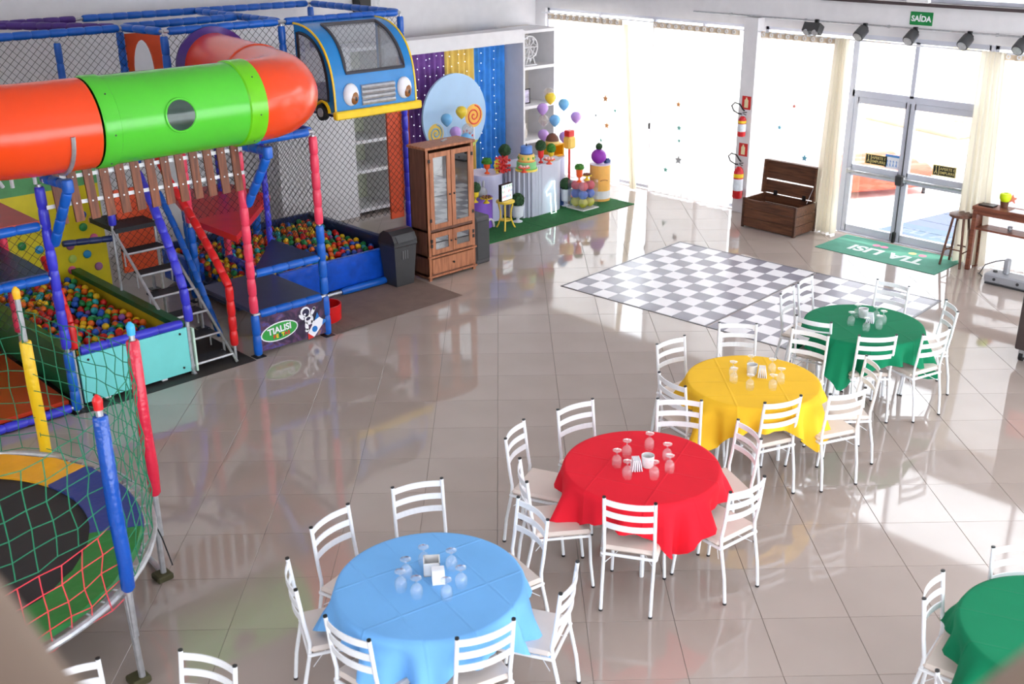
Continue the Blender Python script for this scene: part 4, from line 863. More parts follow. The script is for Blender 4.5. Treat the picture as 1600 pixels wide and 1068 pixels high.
# ---- trampoline
TC = Vector((-5.72, -.64, 0)); RR = 1.52; RZ = .65
tr = thing('trampoline', 'round trampoline with coloured pads, padded poles and safety net', 'trampoline', TC)
def cp(r, a, z): return (r*math.cos(a), r*math.sin(a), z)
MB().tube([cp(RR, 2*PI*k/64, RZ) for k in range(64)], .024, 8, closed=True).build('rim', STEEL, tr, True)
MB().lathe([(.001, RZ-.005), (1.22, RZ-.005), (1.22, RZ), (.001, RZ)], 48).build('jump_mat', mat('jump_mat', (40, 36, 36), .8), tr)
PADS = [(math.radians(-102), math.radians(-27), mat('pad_green', (18, 120, 50), .35, bump=.4, bscale=12)), (math.radians(-27), math.radians(17), mat('pad_blue', (36, 58, 130), .35, bump=.4, bscale=12)), (math.radians(17), math.radians(95), mat('pad_yellow', (236, 168, 34), .35, bump=.4, bscale=12)), (math.radians(95), math.radians(175), mat('pad_red', (200, 40, 40), .35)), (math.radians(175), math.radians(258), mat('pad_blue', (36, 58, 130), .35))]
for a0, a1, m_ in PADS:
    V = []; Fc = []; n = 14
    for i in range(n+1):
        a = a0+(a1-a0)*i/n; w_ = .008*math.sin(i*2.3)
        V += [cp(1.12, a, RZ+.006), cp(1.12, a, RZ+.022+w_), cp(1.44, a, RZ+.03-w_), cp(1.46, a, RZ+.006)]
    for i in range(n):
        for k in range(4): Fc.append((i*4+k, i*4+(k+1) % 4, i*4+4+(k+1) % 4, i*4+4+k))
    Fc += [(0, 1, 2, 3), (n*4+3, n*4+2, n*4+1, n*4)]
    MB().add(V, Fc).build('pad', m_, tr, True)
sp_ = MB()
for k in range(72): a = 2*PI*k/72; sp_.tube([cp(1.44, a, RZ), cp(RR, a, RZ)], .007, 4)
stuff(sp_.build('springs', STEEL, tr))
PC = {-56: (mat('pole_blue', (18, 78, 172), .2, bump=.6, bscale=25), RED, -56), -12.6: (mat('pole_red', (206, 34, 62), .25, bump=.6, bscale=25), mat('cap_cyan', (60, 170, 220), .3), -12), 35.4: (mat('pole_yellow', (240, 196, 26), .35, bump=.6, bscale=25), mat('cap_yellow', (240, 180, 30), .3), 35), 80: (BLUE, RED, 80), 170: (BLUE, RED, 170), 215: (RED, YELLOW, 215), 125: (YELLOW, RED, 125)}
for deg, (m_, cap, _) in PC.items():
    a = math.radians(deg); r_ = 1.58
    q = MB().tube([cp(r_, a, .35), cp(r_, a, 1.9)], .021, 8).build('pole', STEEL, tr); z0 = .68 if deg != 35.4 else .5; z1 = 1.84 if deg != 35.4 else 1.55
    MB().tube([cp(r_, a, z0), cp(r_, a, z0+.02), cp(r_+.006, a, .9), cp(r_-.004, a, 1.2), cp(r_, a, z1-.01), cp(r_, a, z1)], [.03, .042, .044, .046, .044, .036], 10).build('pole_sleeve', m_, q, True)
    MB().tube([cp(r_, a, 1.88), cp(r_, a, 1.9), cp(r_, a, 1.93), cp(r_, a, 1.945), cp(r_, a, 1.97)], [.027, .027, .03, .027, .008], 10).build('pole_cap', cap, q, True)
for k, deg in enumerate((-56, -12.6, 35.4, 125, 170, 215)):
    a = math.radians(deg); b_ = a+math.radians(16)
    MB().tube([cp(1.52, a, RZ), cp(1.56, a, .4), cp(1.56, a, .03), cp(1.55, (a+b_)/2, .03), cp(1.56, b_, .03), cp(1.54, b_, .35), cp(1.52, b_, RZ)] if k else [cp(1.56, a, RZ), cp(1.58, a, .02)], .022, 8).build('leg', STEEL, tr, True)
    MB().bbox(tuple(Vector(cp(1.55, a, 0))-Vector((.06, .06, 0))), tuple(Vector(cp(1.55, a, 0))+Vector((.06, .06, .05))), .01).build('foot_pad', mat('foot_pad', (70, 66, 40), .8), tr)
NG = mat('net_green', (22, 120, 84), .7); NR = mat('net_red', (224, 60, 76), .7)
def tnet(d0, d1, m_, z0, z1, sp=.13, r=.0035, sl=0):
    b = MB(); a0, a1 = math.radians(d0), math.radians(d1); n = max(2, int(abs(a1-a0)*1.5/sp)); m2 = max(1, round((z1-z0)/sp))
    def P_(i, j): a = a0+(a1-a0)*i/n; q = 4*(i/n)*(1-i/n); return cp(1.555-.05*q+.012*math.sin(i*1.7+j*2.1), a+.006*math.sin(j*1.9+i), z0+(z1-z0)*j/m2-.05*q*(j/m2)+.01*math.sin(i*2.3+j))
    for i in range(n+1): b.tube([P_(i, j) for j in range(m2+1)], r, 4)
    for j in range(m2+1): b.tube([P_(i, j) for i in range(n+1)], r, 4)
    stuff(b.build('safety_net', m_, tr))
tnet(-101, -56, NR, .62, 1.14); tnet(-101, -56, NG, 1.14, 1.8); tnet(-56, -12.6, NG, .68, 1.85); tnet(-12.6, 35.4, NG, .68, 1.8); tnet(35.4, 80, NG, .68, 1.6)
rb = MB()
for k in range(9):
    a = math.radians(52+random.uniform(-3, 3)); rb.tube([cp(1.56, a, 1.55), cp(1.56+random.uniform(-.03, .03), a+random.uniform(-.02, .02), 1.2), cp(1.56+random.uniform(-.06, .06), a+random.uniform(-.04, .04), .86+random.uniform(-.08, .06))], .006, 4)
stuff(rb.build('frayed_cords', mat('cord_yellow', (226, 178, 40), .8), tr))
MB().tube([cp(1.52, math.radians(-24), RZ), cp(1.56, math.radians(-24), .5), cp(1.6, math.radians(-25), .3)], .005, 5).build('loose_cord', CORD, tr)

# ================================================================== FURNITURE ALONG THE LEFT
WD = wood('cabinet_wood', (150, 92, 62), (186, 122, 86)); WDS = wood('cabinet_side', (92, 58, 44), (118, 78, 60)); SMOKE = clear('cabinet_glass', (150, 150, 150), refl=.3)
cb = thing('display_cabinet', 'tall wooden display cabinet with four glazed doors and a drawer', 'cabinet', (1.85, 3.02, 0)); hw, hd, H = .395, .165, 1.7
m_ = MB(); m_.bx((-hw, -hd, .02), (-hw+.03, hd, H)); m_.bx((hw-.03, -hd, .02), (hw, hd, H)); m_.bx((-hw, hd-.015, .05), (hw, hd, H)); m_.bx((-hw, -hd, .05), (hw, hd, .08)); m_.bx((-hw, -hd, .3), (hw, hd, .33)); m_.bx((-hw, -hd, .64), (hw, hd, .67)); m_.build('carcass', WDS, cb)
MB().bbox((-hw-.025, -hd-.03, H), (hw+.025, hd+.01, H+.035), .008).build('cornice', WD, cb)
MB().bbox((-hw-.015, -hd-.03, .3), (hw+.015, -hd+.01, .325), .005).build('moulding', WD, cb); MB().bbox((-hw-.015, -hd-.03, .04), (hw+.015, -hd+.01, .065), .005).build('moulding', WD, cb)
for sx in (-1, 1): MB().bx((sx*hw-.04 if sx > 0 else -hw, -hd-.008, .0), (hw if sx > 0 else -hw+.04, -hd+.02, H)).build('stile', WD, cb)
for z in (1.0, 1.32): MB().bx((-hw+.03, -hd+.03, z), (hw-.03, hd-.02, z+.015)).build('shelf', WD, cb)
for z0, z1 in ((.68, 1.66), (.345, .63)):
    for sx in (-1, 1):
        a, b = (-hw+.045, -.006) if sx < 0 else (.006, hw-.045); y = -hd-.022; f = .062
        fr = MB(); fr.bx((a, y, z0), (a+f, y+.022, z1)); fr.bx((b-f, y, z0), (b, y+.022, z1)); fr.bx((a+f, y, z0), (b-f, y+.022, z0+f)); fr.bx((a+f, y, z1-f), (b-f, y+.022, z1)); d = fr.build('door', WD, cb)
        MB().bx((a+f, y+.008, z0+f), (b-f, y+.012, z1-f)).build('pane', SMOKE, d); kx = b-.03 if sx < 0 else a+.03; kz = (z0+z1)/2 if z1 < 1 else z0+.42
        MB().sphere((kx, y-.012, kz), .013, 8, 6).build('knob', BLACK, d, True)
        for hz in (z0+.1, z1-.12): MB().bx(((a-.02) if sx < 0 else (b-.012), y-.004, hz), ((a+.012) if sx < 0 else (b+.02), y, hz+.045)).build('hinge', BLACK, d)
d = MB().bbox((-hw+.045, -hd-.022, .085), (hw-.045, -hd, .285), .006).build('drawer', WD, cb); MB().sphere((0, -hd-.034, .19), .014, 8, 6).build('knob', BLACK, d, True)
for x, lab in ((1.72, 'small stack of papers behind the cabinet glass'),): tag(MB().bx((-.1, -.07, 0), (.1, .07, .05)).build('paper_stack', PAPER, None, loc=(x, 3.05, 1.0155)), lab, 'papers')
tag(MB().box((0, 0, .006), (.16, .03, .012), Matrix.Rotation(.5, 3, 'Z')).build('hand_tool', STEEL, None, loc=(1.92, 3.04, H+.036)), 'small metal tool lying on top of the cabinet', 'tool')
# waste bin
bn_ = thing('waste_bin', 'dark grey swing-lid waste bin between the pool and the cabinet', 'bin', (1.14, 3.08, 0)); V = []
for z, sx, sy in ((0, .135, .12), (.03, .14, .125), (.52, .175, .155), (.54, .185, .165), (.56, .185, .165)):
    V.append([(-sx, -sy, z), (sx, -sy, z), (sx, sy, z), (-sx, sy, z)])
m_ = MB(); m_.add([p for r in V for p in r], [(3, 2, 1, 0)]+[(i*4+k, i*4+(k+1) % 4, i*4+4+(k+1) % 4, i*4+4+k) for i in range(4) for k in range(4)]+[(16, 17, 18, 19)]); m_.build('body', DARK, bn_)
pr_ = [(-.165, .56), (-.165, .6), (-.12, .68), (-.05, .725), (.05, .725), (.12, .68), (.165, .6), (.165, .56)]
MB().prism([(p[0], p[1]) for p in pr_], 0, -.18, .18).build('lid', mat('bin_lid', (48, 48, 50), .35), bn_)
MB().box((0, -.15, .63), (.26, .01, .09), Matrix.Rotation(-.55, 3, 'X')).build('swing_flap', DARK, bn_)
em = MB()
for i in range(3): em.bx((-.05+i*.035, -.156, .36), (-.03+i*.035, -.148, .47))
em.build('embossed_mark', mat('bin_mark', (92, 92, 94), .5), bn_)
s = thing('loudspeaker', 'dark floor loudspeaker beside the wooden cabinet', 'speaker', (2.47, 3.1, 0)); MB().bbox((-.13, -.16, .0), (.13, .16, .66), .02).build('box', mat('speaker_grey', (74, 72, 74), .5), s); MB().bbox((-.11, -.17, .06), (.11, -.158, .6), .005).build('grille', DARK, s)

# ================================================================== PARTY DISPLAY
ZG = .0125
LAV = mat('lavender_laminate', (204, 206, 236), .45, var=.03); PUR = mat('purple_laminate', (138, 92, 206), .4, var=.03); COUNT = mat('counter_white', (206, 210, 226), .4, var=.02); GROOVE = mat('groove_grey', (150, 152, 168), .6)
def cyl(name, label, x, y, r, hgt, m_, cat='pedestal'):
    s = thing(name, label, cat, (x, y, ZG), 0, 'display pedestals'); MB().lathe([(r, 0), (r, hgt-.012)], 40).build('body', m_, s, True); MB().lathe([(r+.004, hgt-.012), (r+.004, hgt)], 40).build('top', mat('pedestal_top', (226, 216, 232), .4) if m_ is not PUR else m_, s, True); return s
pd = cyl('pedestal', 'short purple cylinder pedestal with a white arch', 3.67, 4.33, .19, .45, PUR)
MB().tube([(.02+.075*math.cos(a), -.197, .01+.13*math.sin(a)) for a in [PI*k/14 for k in range(15)]], .018, 8).build('white_arch', WHITE, pd, True)
cyl('pedestal', 'lavender cylinder pedestal holding the orange pot', 4.05, 4.62, .26, .72, LAV)
cyl('pedestal', 'lavender cylinder pedestal under the yellow open box', 5.62, 4.74, .22, .72, LAV)
py_ = cyl('pedestal', 'orange cylinder pedestal with a white band at the right end', 6.16, 4.15, .17, .6, mat('pedestal_orange', (246, 184, 92), .45))
MB().lathe([(.1715, .04), (.1715, .17)], 40, caps=False).build('white_band', WHITE, py_, True); MB().tube([(.173*math.cos(a), .173*math.sin(a), .36-.9*(a+2.0)**2*.12) for a in [-2.4+.8*k/10 for k in range(11)]], .006, 6).build('printed_curve', mat('print_brown', (150, 80, 40), .5), py_)
# counter
ct = thing('party_counter', 'white fluted party counter with rounded ends behind the neon number', 'counter', (4.85, 4.42, ZG)); hx, hy, CH = .52, .27, .8
def stad(r, x): return [(x-r+r*math.cos(a), r*math.sin(a)) for a in [-PI/2+PI*k/16 for k in range(17)]]+[(-x+r+r*math.cos(a), r*math.sin(a)) for a in [PI/2+PI*k/16 for k in range(17)]]
MB().prism(stad(hy-.008, hx-.008), 2, 0, CH-.02).build('core', GROOVE, ct); MB().prism(stad(hy+.012, hx+.012), 2, CH-.02, CH).build('worktop', COUNT, ct)
for k in range(15):
    if k < 9: a = PI/2+PI*(.28+.72*k/8); cx_, cy_ = -hx+hy+hy*math.cos(a), hy*math.sin(a)
    else: cx_, cy_ = -hx+hy+.035*(k-8), -hy
    MB().box((cx_, cy_, CH/2-.01), (.026, .026, CH-.02)).build('flute', COUNT, ct)
MB().bx((-.03, -hy-.006, 0), (hx-hy, -hy+.02, CH-.02)).build('front_panel', COUNT, ct); MB().prism([(hx-hy+(hy+.004)*math.cos(a), (hy+.004)*math.sin(a)) for a in [-PI/2+PI*k/16 for k in range(17)]], 2, 0, CH-.02).build('end_panel', COUNT, ct)
s = thing('neon_number', 'white neon number 1 leaning on the party counter front', 'neon sign', (5.0, 4.1, ZG)); NE = mat('neon_white', (225, 255, 246), .3, emit=1.5)
MB().tube([(.055, -.02, .0), (.055, .02, .5), (0, .02, .5), (-.035, .018, .43), (-.13, .012, .36), (-.12, .008, .29), (-.045, .009, .32), (-.045, -.02, .0)], .009, 6, closed=True).build('tube', NE, s, True)
# plants
LEAF = mat('topiary_green', (38, 74, 40), .8, var=.45, scale=26, bump=.9, bscale=70); LEAF2 = mat('moss_green', (66, 132, 44), .85, var=.35, scale=30, bump=.9, bscale=80)
def ballplant(parent, z, r, m_, half=False):
    b = MB(); rnd = random.Random(int(z*999+r*77)); n = 18; rings = 12; V = []; Fc = []
    for i in range(rings+1):
        a = (-.35 if half else -PI/2)+((PI/2+.35) if half else PI)*i/rings
        for j in range(n): q = r*(1+rnd.uniform(-.08, .08)); V.append((q*math.cos(a)*math.cos(2*PI*j/n), q*math.cos(a)*math.sin(2*PI*j/n), z+q*math.sin(a)*(.8 if half else 1)))
    for i in range(rings):
        for j in range(n): Fc.append((i*n+j, i*n+(j+1) % n, i*n+n+(j+1) % n, i*n+n+j))
    for k in range(90):
        a, t = rnd.uniform(0, 2*PI), rnd.uniform(-.3 if half else -1.3, 1.45); d = Vector((math.cos(t)*math.cos(a), math.cos(t)*math.sin(a), math.sin(t))); o_ = Vector((0, 0, z)); u_ = d.orthogonal().normalized()*r*.09
        V_ = [o_+d*r*.95+u_, o_+d*r*.95-u_, o_+d*r*1.13]; b.add(V_, [(0, 1, 2)])
    b.add(V, Fc); b.build('foliage', m_, parent)
def goblet_pot(px, py, z, label, colr, hgt, r, leaf, half, pr=.1):
    p = onz(px, py, z); s = thing('potted_topiary', label, 'plant', (p.x, p.y, z), 0, 'topiary pots')
    MB().lathe([(r*.75, 0), (r*.75, .01), (r*.25, .03), (r*.25, .06), (r*.85, .09), (r, hgt), (r*.88, hgt)], 18).build('pot', colr, s, True); ballplant(s, hgt+pr*(.1 if half else .75), pr, leaf, half); return s
UO = mat('pot_orange', (250, 96, 34), .35); UR = mat('pot_red', (228, 50, 48), .35); UY = mat('pot_yellow', (238, 206, 50), .35); UW = mat('urn_white', (228, 232, 242), .4)
goblet_pot(809, 346, ZG, 'white urn with a round topiary left of the counter', UW, .26, .1, LEAF, False, .105); goblet_pot(884, 321, ZG, 'white urn with a round topiary right of the counter', UW, .28, .09, LEAF, False, .1)
ZL = ZG+.72
goblet_pot(761, 271, ZL+.003, 'orange goblet pot with mossy plant on the lavender pedestal', UO, .17, .055, LEAF2, True, .08); goblet_pot(789, 262, ZL+.003, 'red pot with round topiary behind the red lattice toy', UR, .2, .055, LEAF, False, .095)
ZC_ = ZG+CH
goblet_pot(845, 254, ZC_+.003, 'red goblet pot with round topiary on the counter', UR, .2, .05, LEAF, False, .085); goblet_pot(861, 251, ZC_+.003, 'yellow pot with mossy ball on the counter', UY, .14, .05, LEAF2, False, .075)
goblet_pot(743, 316, ZG+.453, 'yellow goblet pot with topiary on the purple pedestal', UY, .16, .055, LEAF, False, .08); goblet_pot(905, 284, ZG+.47, 'orange pot with mossy plant on the acrylic balloon box', UO, .22, .055, LEAF2, True, .075)
# cake and stands
p = onz(824, 266, ZC_); s = thing('tier_cake', 'three-tier cake in green, yellow and blue on the counter', 'cake', (p.x, p.y+.02, ZC_))
for z0, z1, r, c_ in ((0, .03, .17, (240, 214, 90)), (.03, .14, .15, (130, 200, 130)), (.14, .25, .122, (244, 206, 110)), (.25, .37, .088, (96, 140, 214))): MB().lathe([(r, z0), (r, z1-.01), (r-.01, z1)], 28).build('tier', mat('icing_%d' % c_[0], c_, .5), s, True)
for r, z, c_ in ((.155, .035, (120, 190, 96)), (.127, .145, (238, 150, 80)), (.092, .255, (48, 74, 140))): MB().tube([(r*math.cos(2*PI*k/28), r*math.sin(2*PI*k/28), z) for k in range(28)], .01, 6, closed=True).build('icing_border', mat('border_%d' % c_[0], c_, .5), s, True)
for k in range(9): a = 2*PI*k/9; MB().sphere((.123*math.cos(a), .123*math.sin(a), .195), .017, 8, 6, sc_=(1, 1, 1.3)).build('icing_dot', mat('icing_dot', (110, 170, 70), .5), s)
MB().tube([(0, 0, .37), (0, 0, .41)], [.012, .003], 6).build('candle', BLACK, s)
def cakestand(px, py, z, label, colr, top, r=.085):
    p = onz(px, py, z); s = thing('cake_stand', label, 'cake stand', (p.x, p.y, z), 0, 'small cake stands')
    MB().lathe([(.05, 0), (.045, .012), (.018, .03), (.018, .06), (.03, .068)], 18).build('foot', colr, s, True)
    n = 48; pts = [(r*(1+.09*math.cos(12*2*PI*k/n))*math.cos(2*PI*k/n), r*(1+.09*math.cos(12*2*PI*k/n))*math.sin(2*PI*k/n)) for k in range(n)]; MB().prism(pts, 2, .066, .08).build('plate', colr, s)
    for k in range(8): a = 2*PI*k/8; MB().sphere((r*.66*math.cos(a), r*.66*math.sin(a), .091), .018, 8, 6).build('sweet', top, s, True)
cakestand(819, 269, ZC_+.003, 'coral flower cake stand on the left of the counter', mat('stand_coral', (250, 96, 66), .35), mat('sweet_pink', (250, 210, 205), .5)); cakestand(858, 256, ZC_+.003, 'coral flower cake stand on the right of the counter', mat('stand_coral', (250, 96, 66), .35), mat('sweet_pink', (250, 210, 205), .5))
cakestand(760, 317, ZG+.453, 'yellow flower cake stand on the purple pedestal', UY, mat('sweet_brown', (120, 70, 50), .5)); cakestand(917, 281, ZG+.47, 'yellow flower cake stand on the acrylic balloon box', UY, mat('sweet_brown', (120, 70, 50), .5), .07)
# red lattice toy and yellow flower plaque
p = onz(786, 270, ZL+.003); s = thing('lattice_toy', 'red lattice toy with balls on the lavender pedestal', 'decoration', (p.x, p.y, ZL+.003)); MB().tube([(0, 0, 0), (0, 0, .22)], [.03, .02], 8).build('stem', UR, s)
for z in (.06, .13, .21):
    for a in (.3, 1.35, 2.4): d = Vector((math.cos(a), math.sin(a), .15))*.1; q = MB().tube([Vector((0, 0, z))-d, Vector((0, 0, z))+d], .012, 6).build('rod', UR, s); MB().sphere(Vector((0, 0, z))+d, .022, 8, 6).build('knob', UR, q, True); MB().sphere(Vector((0, 0, z))-d, .022, 8, 6).build('knob', UR, q, True)
p = onz(777, 270, ZL+.003); s = thing('flower_plaque', 'yellow scalloped flower plaque on the lavender pedestal', 'decoration', (p.x, p.y, ZL+.003), -.5)
n = 48; MB().prism([(.05*(1+.13*math.cos(10*2*PI*k/n))*math.cos(2*PI*k/n), .115+.1*(1+.13*math.cos(10*2*PI*k/n))*math.sin(2*PI*k/n)) for k in range(n)], 1, -.012, .012).build('plaque', UY, s); MB().bx((-.02, -.025, 0), (.02, .025, .012)).build('base', UY, s)
# yellow stool with light box
p = onz(790, 357, ZG); s = thing('curvy_stool', 'yellow stool with curved legs in front of the lavender pedestal', 'stool', (p.x, p.y, ZG), .2); YS = mat('stool_yellow', (244, 208, 70), .4)
MB().lathe([(.13, .4), (.14, .41), (.14, .43), (.13, .435)], 28).build('top', YS, s, True)
for k in range(3): a = k*2*PI/3-.5; MB().tube([(r*math.cos(a), r*math.sin(a), z) for r, z in ((.16, .0), (.13, .05), (.09, .16), (.09, .26), (.12, .36), (.1, .4))], .013, 8).build('leg', YS, s, True)
MB().lathe([(.085, .13), (.085, .145)], 20).build('lower_disc', YS, s)
s = thing('light_box', 'small light box with rows of coloured letter strips on the yellow stool', 'light box', (p.x+.01, p.y, ZG+.436), .15)
MB().bx((-.13, -.025, 0), (.13, .03, .25)).build('case', BLACK, s); MB().bx((-.12, -.028, .01), (.12, -.025, .24)).build('screen', mat('lightbox_white', (240, 246, 252), .4, emit=.5), s)
rl = MB()
for r_ in range(3):
    for k in range(6+r_):
        if random.random() < .9: x = -.1+k*(.2/(5+r_)); rl.bx((x-.007, -.03, .045+.075*(2-r_)), (x+.007, -.028, .085+.075*(2-r_)), k=random.randrange(4))
stuff(rl.build('letter_strips', [PR_B, PR_R, PR_G, mat('print_teal', (60, 180, 180), .4)], s))
# grey bunny-ear planter without a face, yellow box, purple ball, red post box
p = onz(759, 312, ZG+.453); s = thing('grey_ornament', 'grey rounded ornament with two upright ears on the purple pedestal', 'decoration', (p.x, p.y+.09, ZG+.453)); GRYO = mat('plush_grey', (168, 168, 176), .8); MB().sphere((0, 0, .09), .09, 16, 10).build('body', GRYO, s, True)
for x in (-.035, .04): MB().sphere((x, 0, .21), .06, 10, 8, sc_=(.35, .3, 1.1)).build('ear', GRYO, s, True)
p = Vector((5.6, 4.7, ZL+.003)); s = thing('open_yellow_box', 'yellow rounded open box with a brown dome on top', 'decoration', p); YB = mat('box_amber', (240, 170, 10), .35)
m_ = MB(); m_.bbox((-.16, -.12, 0), (.16, .12, .03), .01); m_.bbox((-.16, -.12, .18), (.16, .12, .21), .01); m_.bbox((-.16, -.12, 0), (-.13, .12, .21), .01); m_.bbox((.13, -.12, 0), (.16, .12, .21), .01); m_.bbox((-.16, .09, 0), (.16, .12, .21), .01); m_.build('box', YB, s)
MB().lathe([(.11, .21), (.11, .26), (.09, .32), (.05, .36), (.005, .37)], 20).build('dome', mat('dome_brown', (110, 62, 40), .5), s, True); MB().lathe([(.113, .211), (.112, .25)], 20, caps=False).build('dome_band', mat('dome_cream', (246, 214, 130), .5), s, True)
s = thing('post_box', 'red post topped by a yellow box beside the brown dome', 'decoration', (5.96, 4.66, ZG)); MB().tube([(0, 0, 0), (0, 0, .82)], .02, 10).build('post', UR, s); MB().lathe([(.1, 0), (.1, .02)], 16).build('base', UR, s); MB().bbox((-.085, -.08, .8), (.085, .08, 1.0), .03).build('yellow_box', mat('box_yellow', (248, 206, 96), .5), s); MB().bbox((-.07, -.06, 1.0), (.06, .06, 1.1), .01).build('red_cap', UR, s)
ZP = ZG+.603
s = thing('ball_planter', 'purple ball planter with a small green plant on the orange pedestal', 'plant', (6.12, 4.15, ZP)); MB().sphere((0, 0, .12), .125, 20, 14, sc_=(1, 1, .96)).build('pot', mat('planter_purple', (150, 48, 180), .4), s, True); ballplant(s, .28, .055, LEAF)
p = onz(939, 262, ZP); tag(MB().bx((-.05, -.03, 0), (.05, .03, .05)).bx((-.03, -.03, .05), (.02, .03, .075)).lathe([(.018, 0), (.018, .01)], 8, (-.03, -.036, .01)).build('toy_car', mat('toy_navy', (40, 70, 130), .3), None, loc=(6.27, 4.1, ZP)), 'tiny navy toy car on the orange pedestal', 'toy')
# striped books standing by the counter
for i, c_ in enumerate(((60, 90, 150), (230, 230, 236), (200, 60, 60), (60, 60, 90), (236, 236, 240), (160, 50, 60))):
    tag(MB().bbox((-.012, -.09, 0), (.012, .09, .3+.02*(i % 3)), .003).build('book', mat('book_%d' % i, c_, .5), None, loc=(5.42+i*.028, 4.36, ZG)), '%s book standing in the row right of the counter, %s' % (('blue', 'white', 'red', 'dark', 'pale', 'crimson')[i], ('leftmost', 'second', 'third', 'fourth', 'fifth', 'rightmost')[i]), 'book', 'books by the counter')
# acrylic box of balloons
p = onz(919, 326, ZG); s = thing('acrylic_box', 'clear acrylic box filled with coloured balloons', 'display box', (p.x, p.y+.12, ZG)); AC = clear('acrylic', (250, 250, 252), refl=.1)
MB().bx((-.185, -.185, 0), (.185, .185, .015)).build('base', WHITE, s)
for a, b in (((-.17, -.17, .015), (.17, -.166, .46)), ((-.17, .166, .015), (.17, .17, .46)), ((-.17, -.17, .015), (-.166, .17, .46)), ((.166, -.17, .015), (.17, .17, .46)), ((-.17, -.17, .46), (.17, .17, .465))): MB().bx(a, b).build('pane', AC, s)
AB = (p.x, p.y+.12)
def balloon(parent, c, r, m_, knot=True): 
    MB().lathe([(.001, -1.18*r), (.1*r, -1.14*r), (.45*r, -.85*r), (.8*r, -.45*r), (.98*r, 0), (.95*r, .35*r), (.7*r, .75*r), (.35*r, .95*r), (.001, 1.0*r)], 18, c).build('skin', m_, parent, 'smooth')
for z, nm, c_ in ((.1, 'yellow', (220, 214, 70)), (.235, 'blue', (50, 110, 215)), (.37, 'red', (236, 70, 90))):
    for q, (x, y) in enumerate(((-.08, -.08), (.08, -.08), (-.08, .08), (.08, .08))):
        tag(MB().sphere((0, 0, 0), .077, 16, 10).build('box_balloon', mat('balloon_b_'+nm, c_, .25), None, True, loc=(AB[0]+x, AB[1]+y, ZG+z)), '%s balloon inside the clear acrylic box' % nm, 'balloon', 'balloons in the acrylic box')
# floating balloon bunches
BLC = {'yellow': mat('balloon_yellow', (250, 214, 60), .2), 'blue': mat('balloon_blue', (120, 190, 240), .2), 'lilac': mat('balloon_lilac', (200, 160, 232), .2), 'clear': clear('balloon_clear', (244, 238, 234), refl=.1, milky=.15)}
for px, py, yy, c_, where in ((721, 175, 5.6, 'yellow', 'before the round panel'), (698, 187, 5.55, 'blue', 'before the round panel'), (712, 207, 5.5, 'lilac', 'before the round panel'), (731, 202, 5.6, 'clear', 'before the round panel'), (728, 217, 5.55, 'blue', 'low behind the cabinet top'),
 (860, 153, 5.3, 'yellow', 'at the top of the shelf bunch'), (848, 170, 5.3, 'lilac', 'upper left of the shelf bunch'), (881, 163, 5.3, 'blue', 'upper right of the shelf bunch'), (867, 188, 5.25, 'blue', 'in the middle of the shelf bunch'), (900, 183, 5.2, 'lilac', 'far right of the shelf bunch'), (849, 188, 5.35, 'clear', 'left edge of the shelf bunch'), (849, 211, 5.2, 'lilac', 'low in the shelf bunch'), (882, 214, 5.2, 'lilac', 'lowest right above the brown dome'), (857, 146, 5.35, 'clear', 'top left of the shelf bunch')):
    p = ony(px, py, yy); s = thing('balloon', '%s balloon on a string %s' % (c_, where), 'balloon', (p.x, p.y, 0), 0, 'balloons on strings'); balloon(s, (0, 0, p.z), .095, BLC[c_]); MB().tube([(0, 0, .03), (0, 0, p.z-.11)], .0015, 3).build('string', PAPER, s); MB().lathe([(.03, 0), (.03, .03)], 10).build('weight', WHITE, s)
# round printed panel
rpn = thing('party_backdrop', 'round printed backdrop panel with sky and lollipops', 'backdrop', (4.6, 5.95, 0)); PZ = 1.36
n = 56; MB().prism([(.67*math.cos(2*PI*k/n), PZ+.67*math.sin(2*PI*k/n)) for k in range(n)], 1, -.02, .02).build('disc', mat('panel_sky', (178, 212, 244), .45, var=.1, scale=1.2), rpn)
MB().prism([(.668*math.cos(a), PZ+.668*math.sin(a)) for a in [PI+.75+(PI-1.5)*k/20 for k in range(21)]], 1, -.023, -.02).build('grass_print', mat('panel_grass', (206, 220, 110), .5), rpn)
def lolly(cx, cz, r, c1, c2):
    o = oval(cx, cz, r, r, -.024, mat('lolly_%d' % c1[1], c1, .5), 'lollipop_print', 0, rpn); pts = [(cx+r*.9*q/40*math.cos(q*.35), -.0255, cz+r*.9*q/40*math.sin(q*.35)) for q in range(3, 41)]; MB().tube(pts, r*.07, 4).build('swirl_print', mat('swirl_%d' % c2[2], c2, .5), rpn); MB().bx((cx-.012, -.024, cz-r*2.2), (cx+.012, -.021, cz-r)).build('stick_print', PR_W, rpn)
lolly(.4, PZ-.05, .19, (250, 190, 80), (240, 96, 80)); lolly(-.42, PZ-.24, .16, (244, 206, 96), (130, 190, 230))
for k in range(9): oval(.1+.05*(k % 3)+.02*k, PZ-.28-.045*(k//3), .016, .02, -.0245, PR_R, 'dot_print', 0, rpn)
for x in (-.3, .3): MB().tube([(x, .03, 0), (x, .03, PZ)], .014, 8).build('stand_leg', WHITE, rpn); MB().bx((x-.03, -.15, 0), (x+.03, .2, .02)).build('stand_foot', WHITE, rpn)

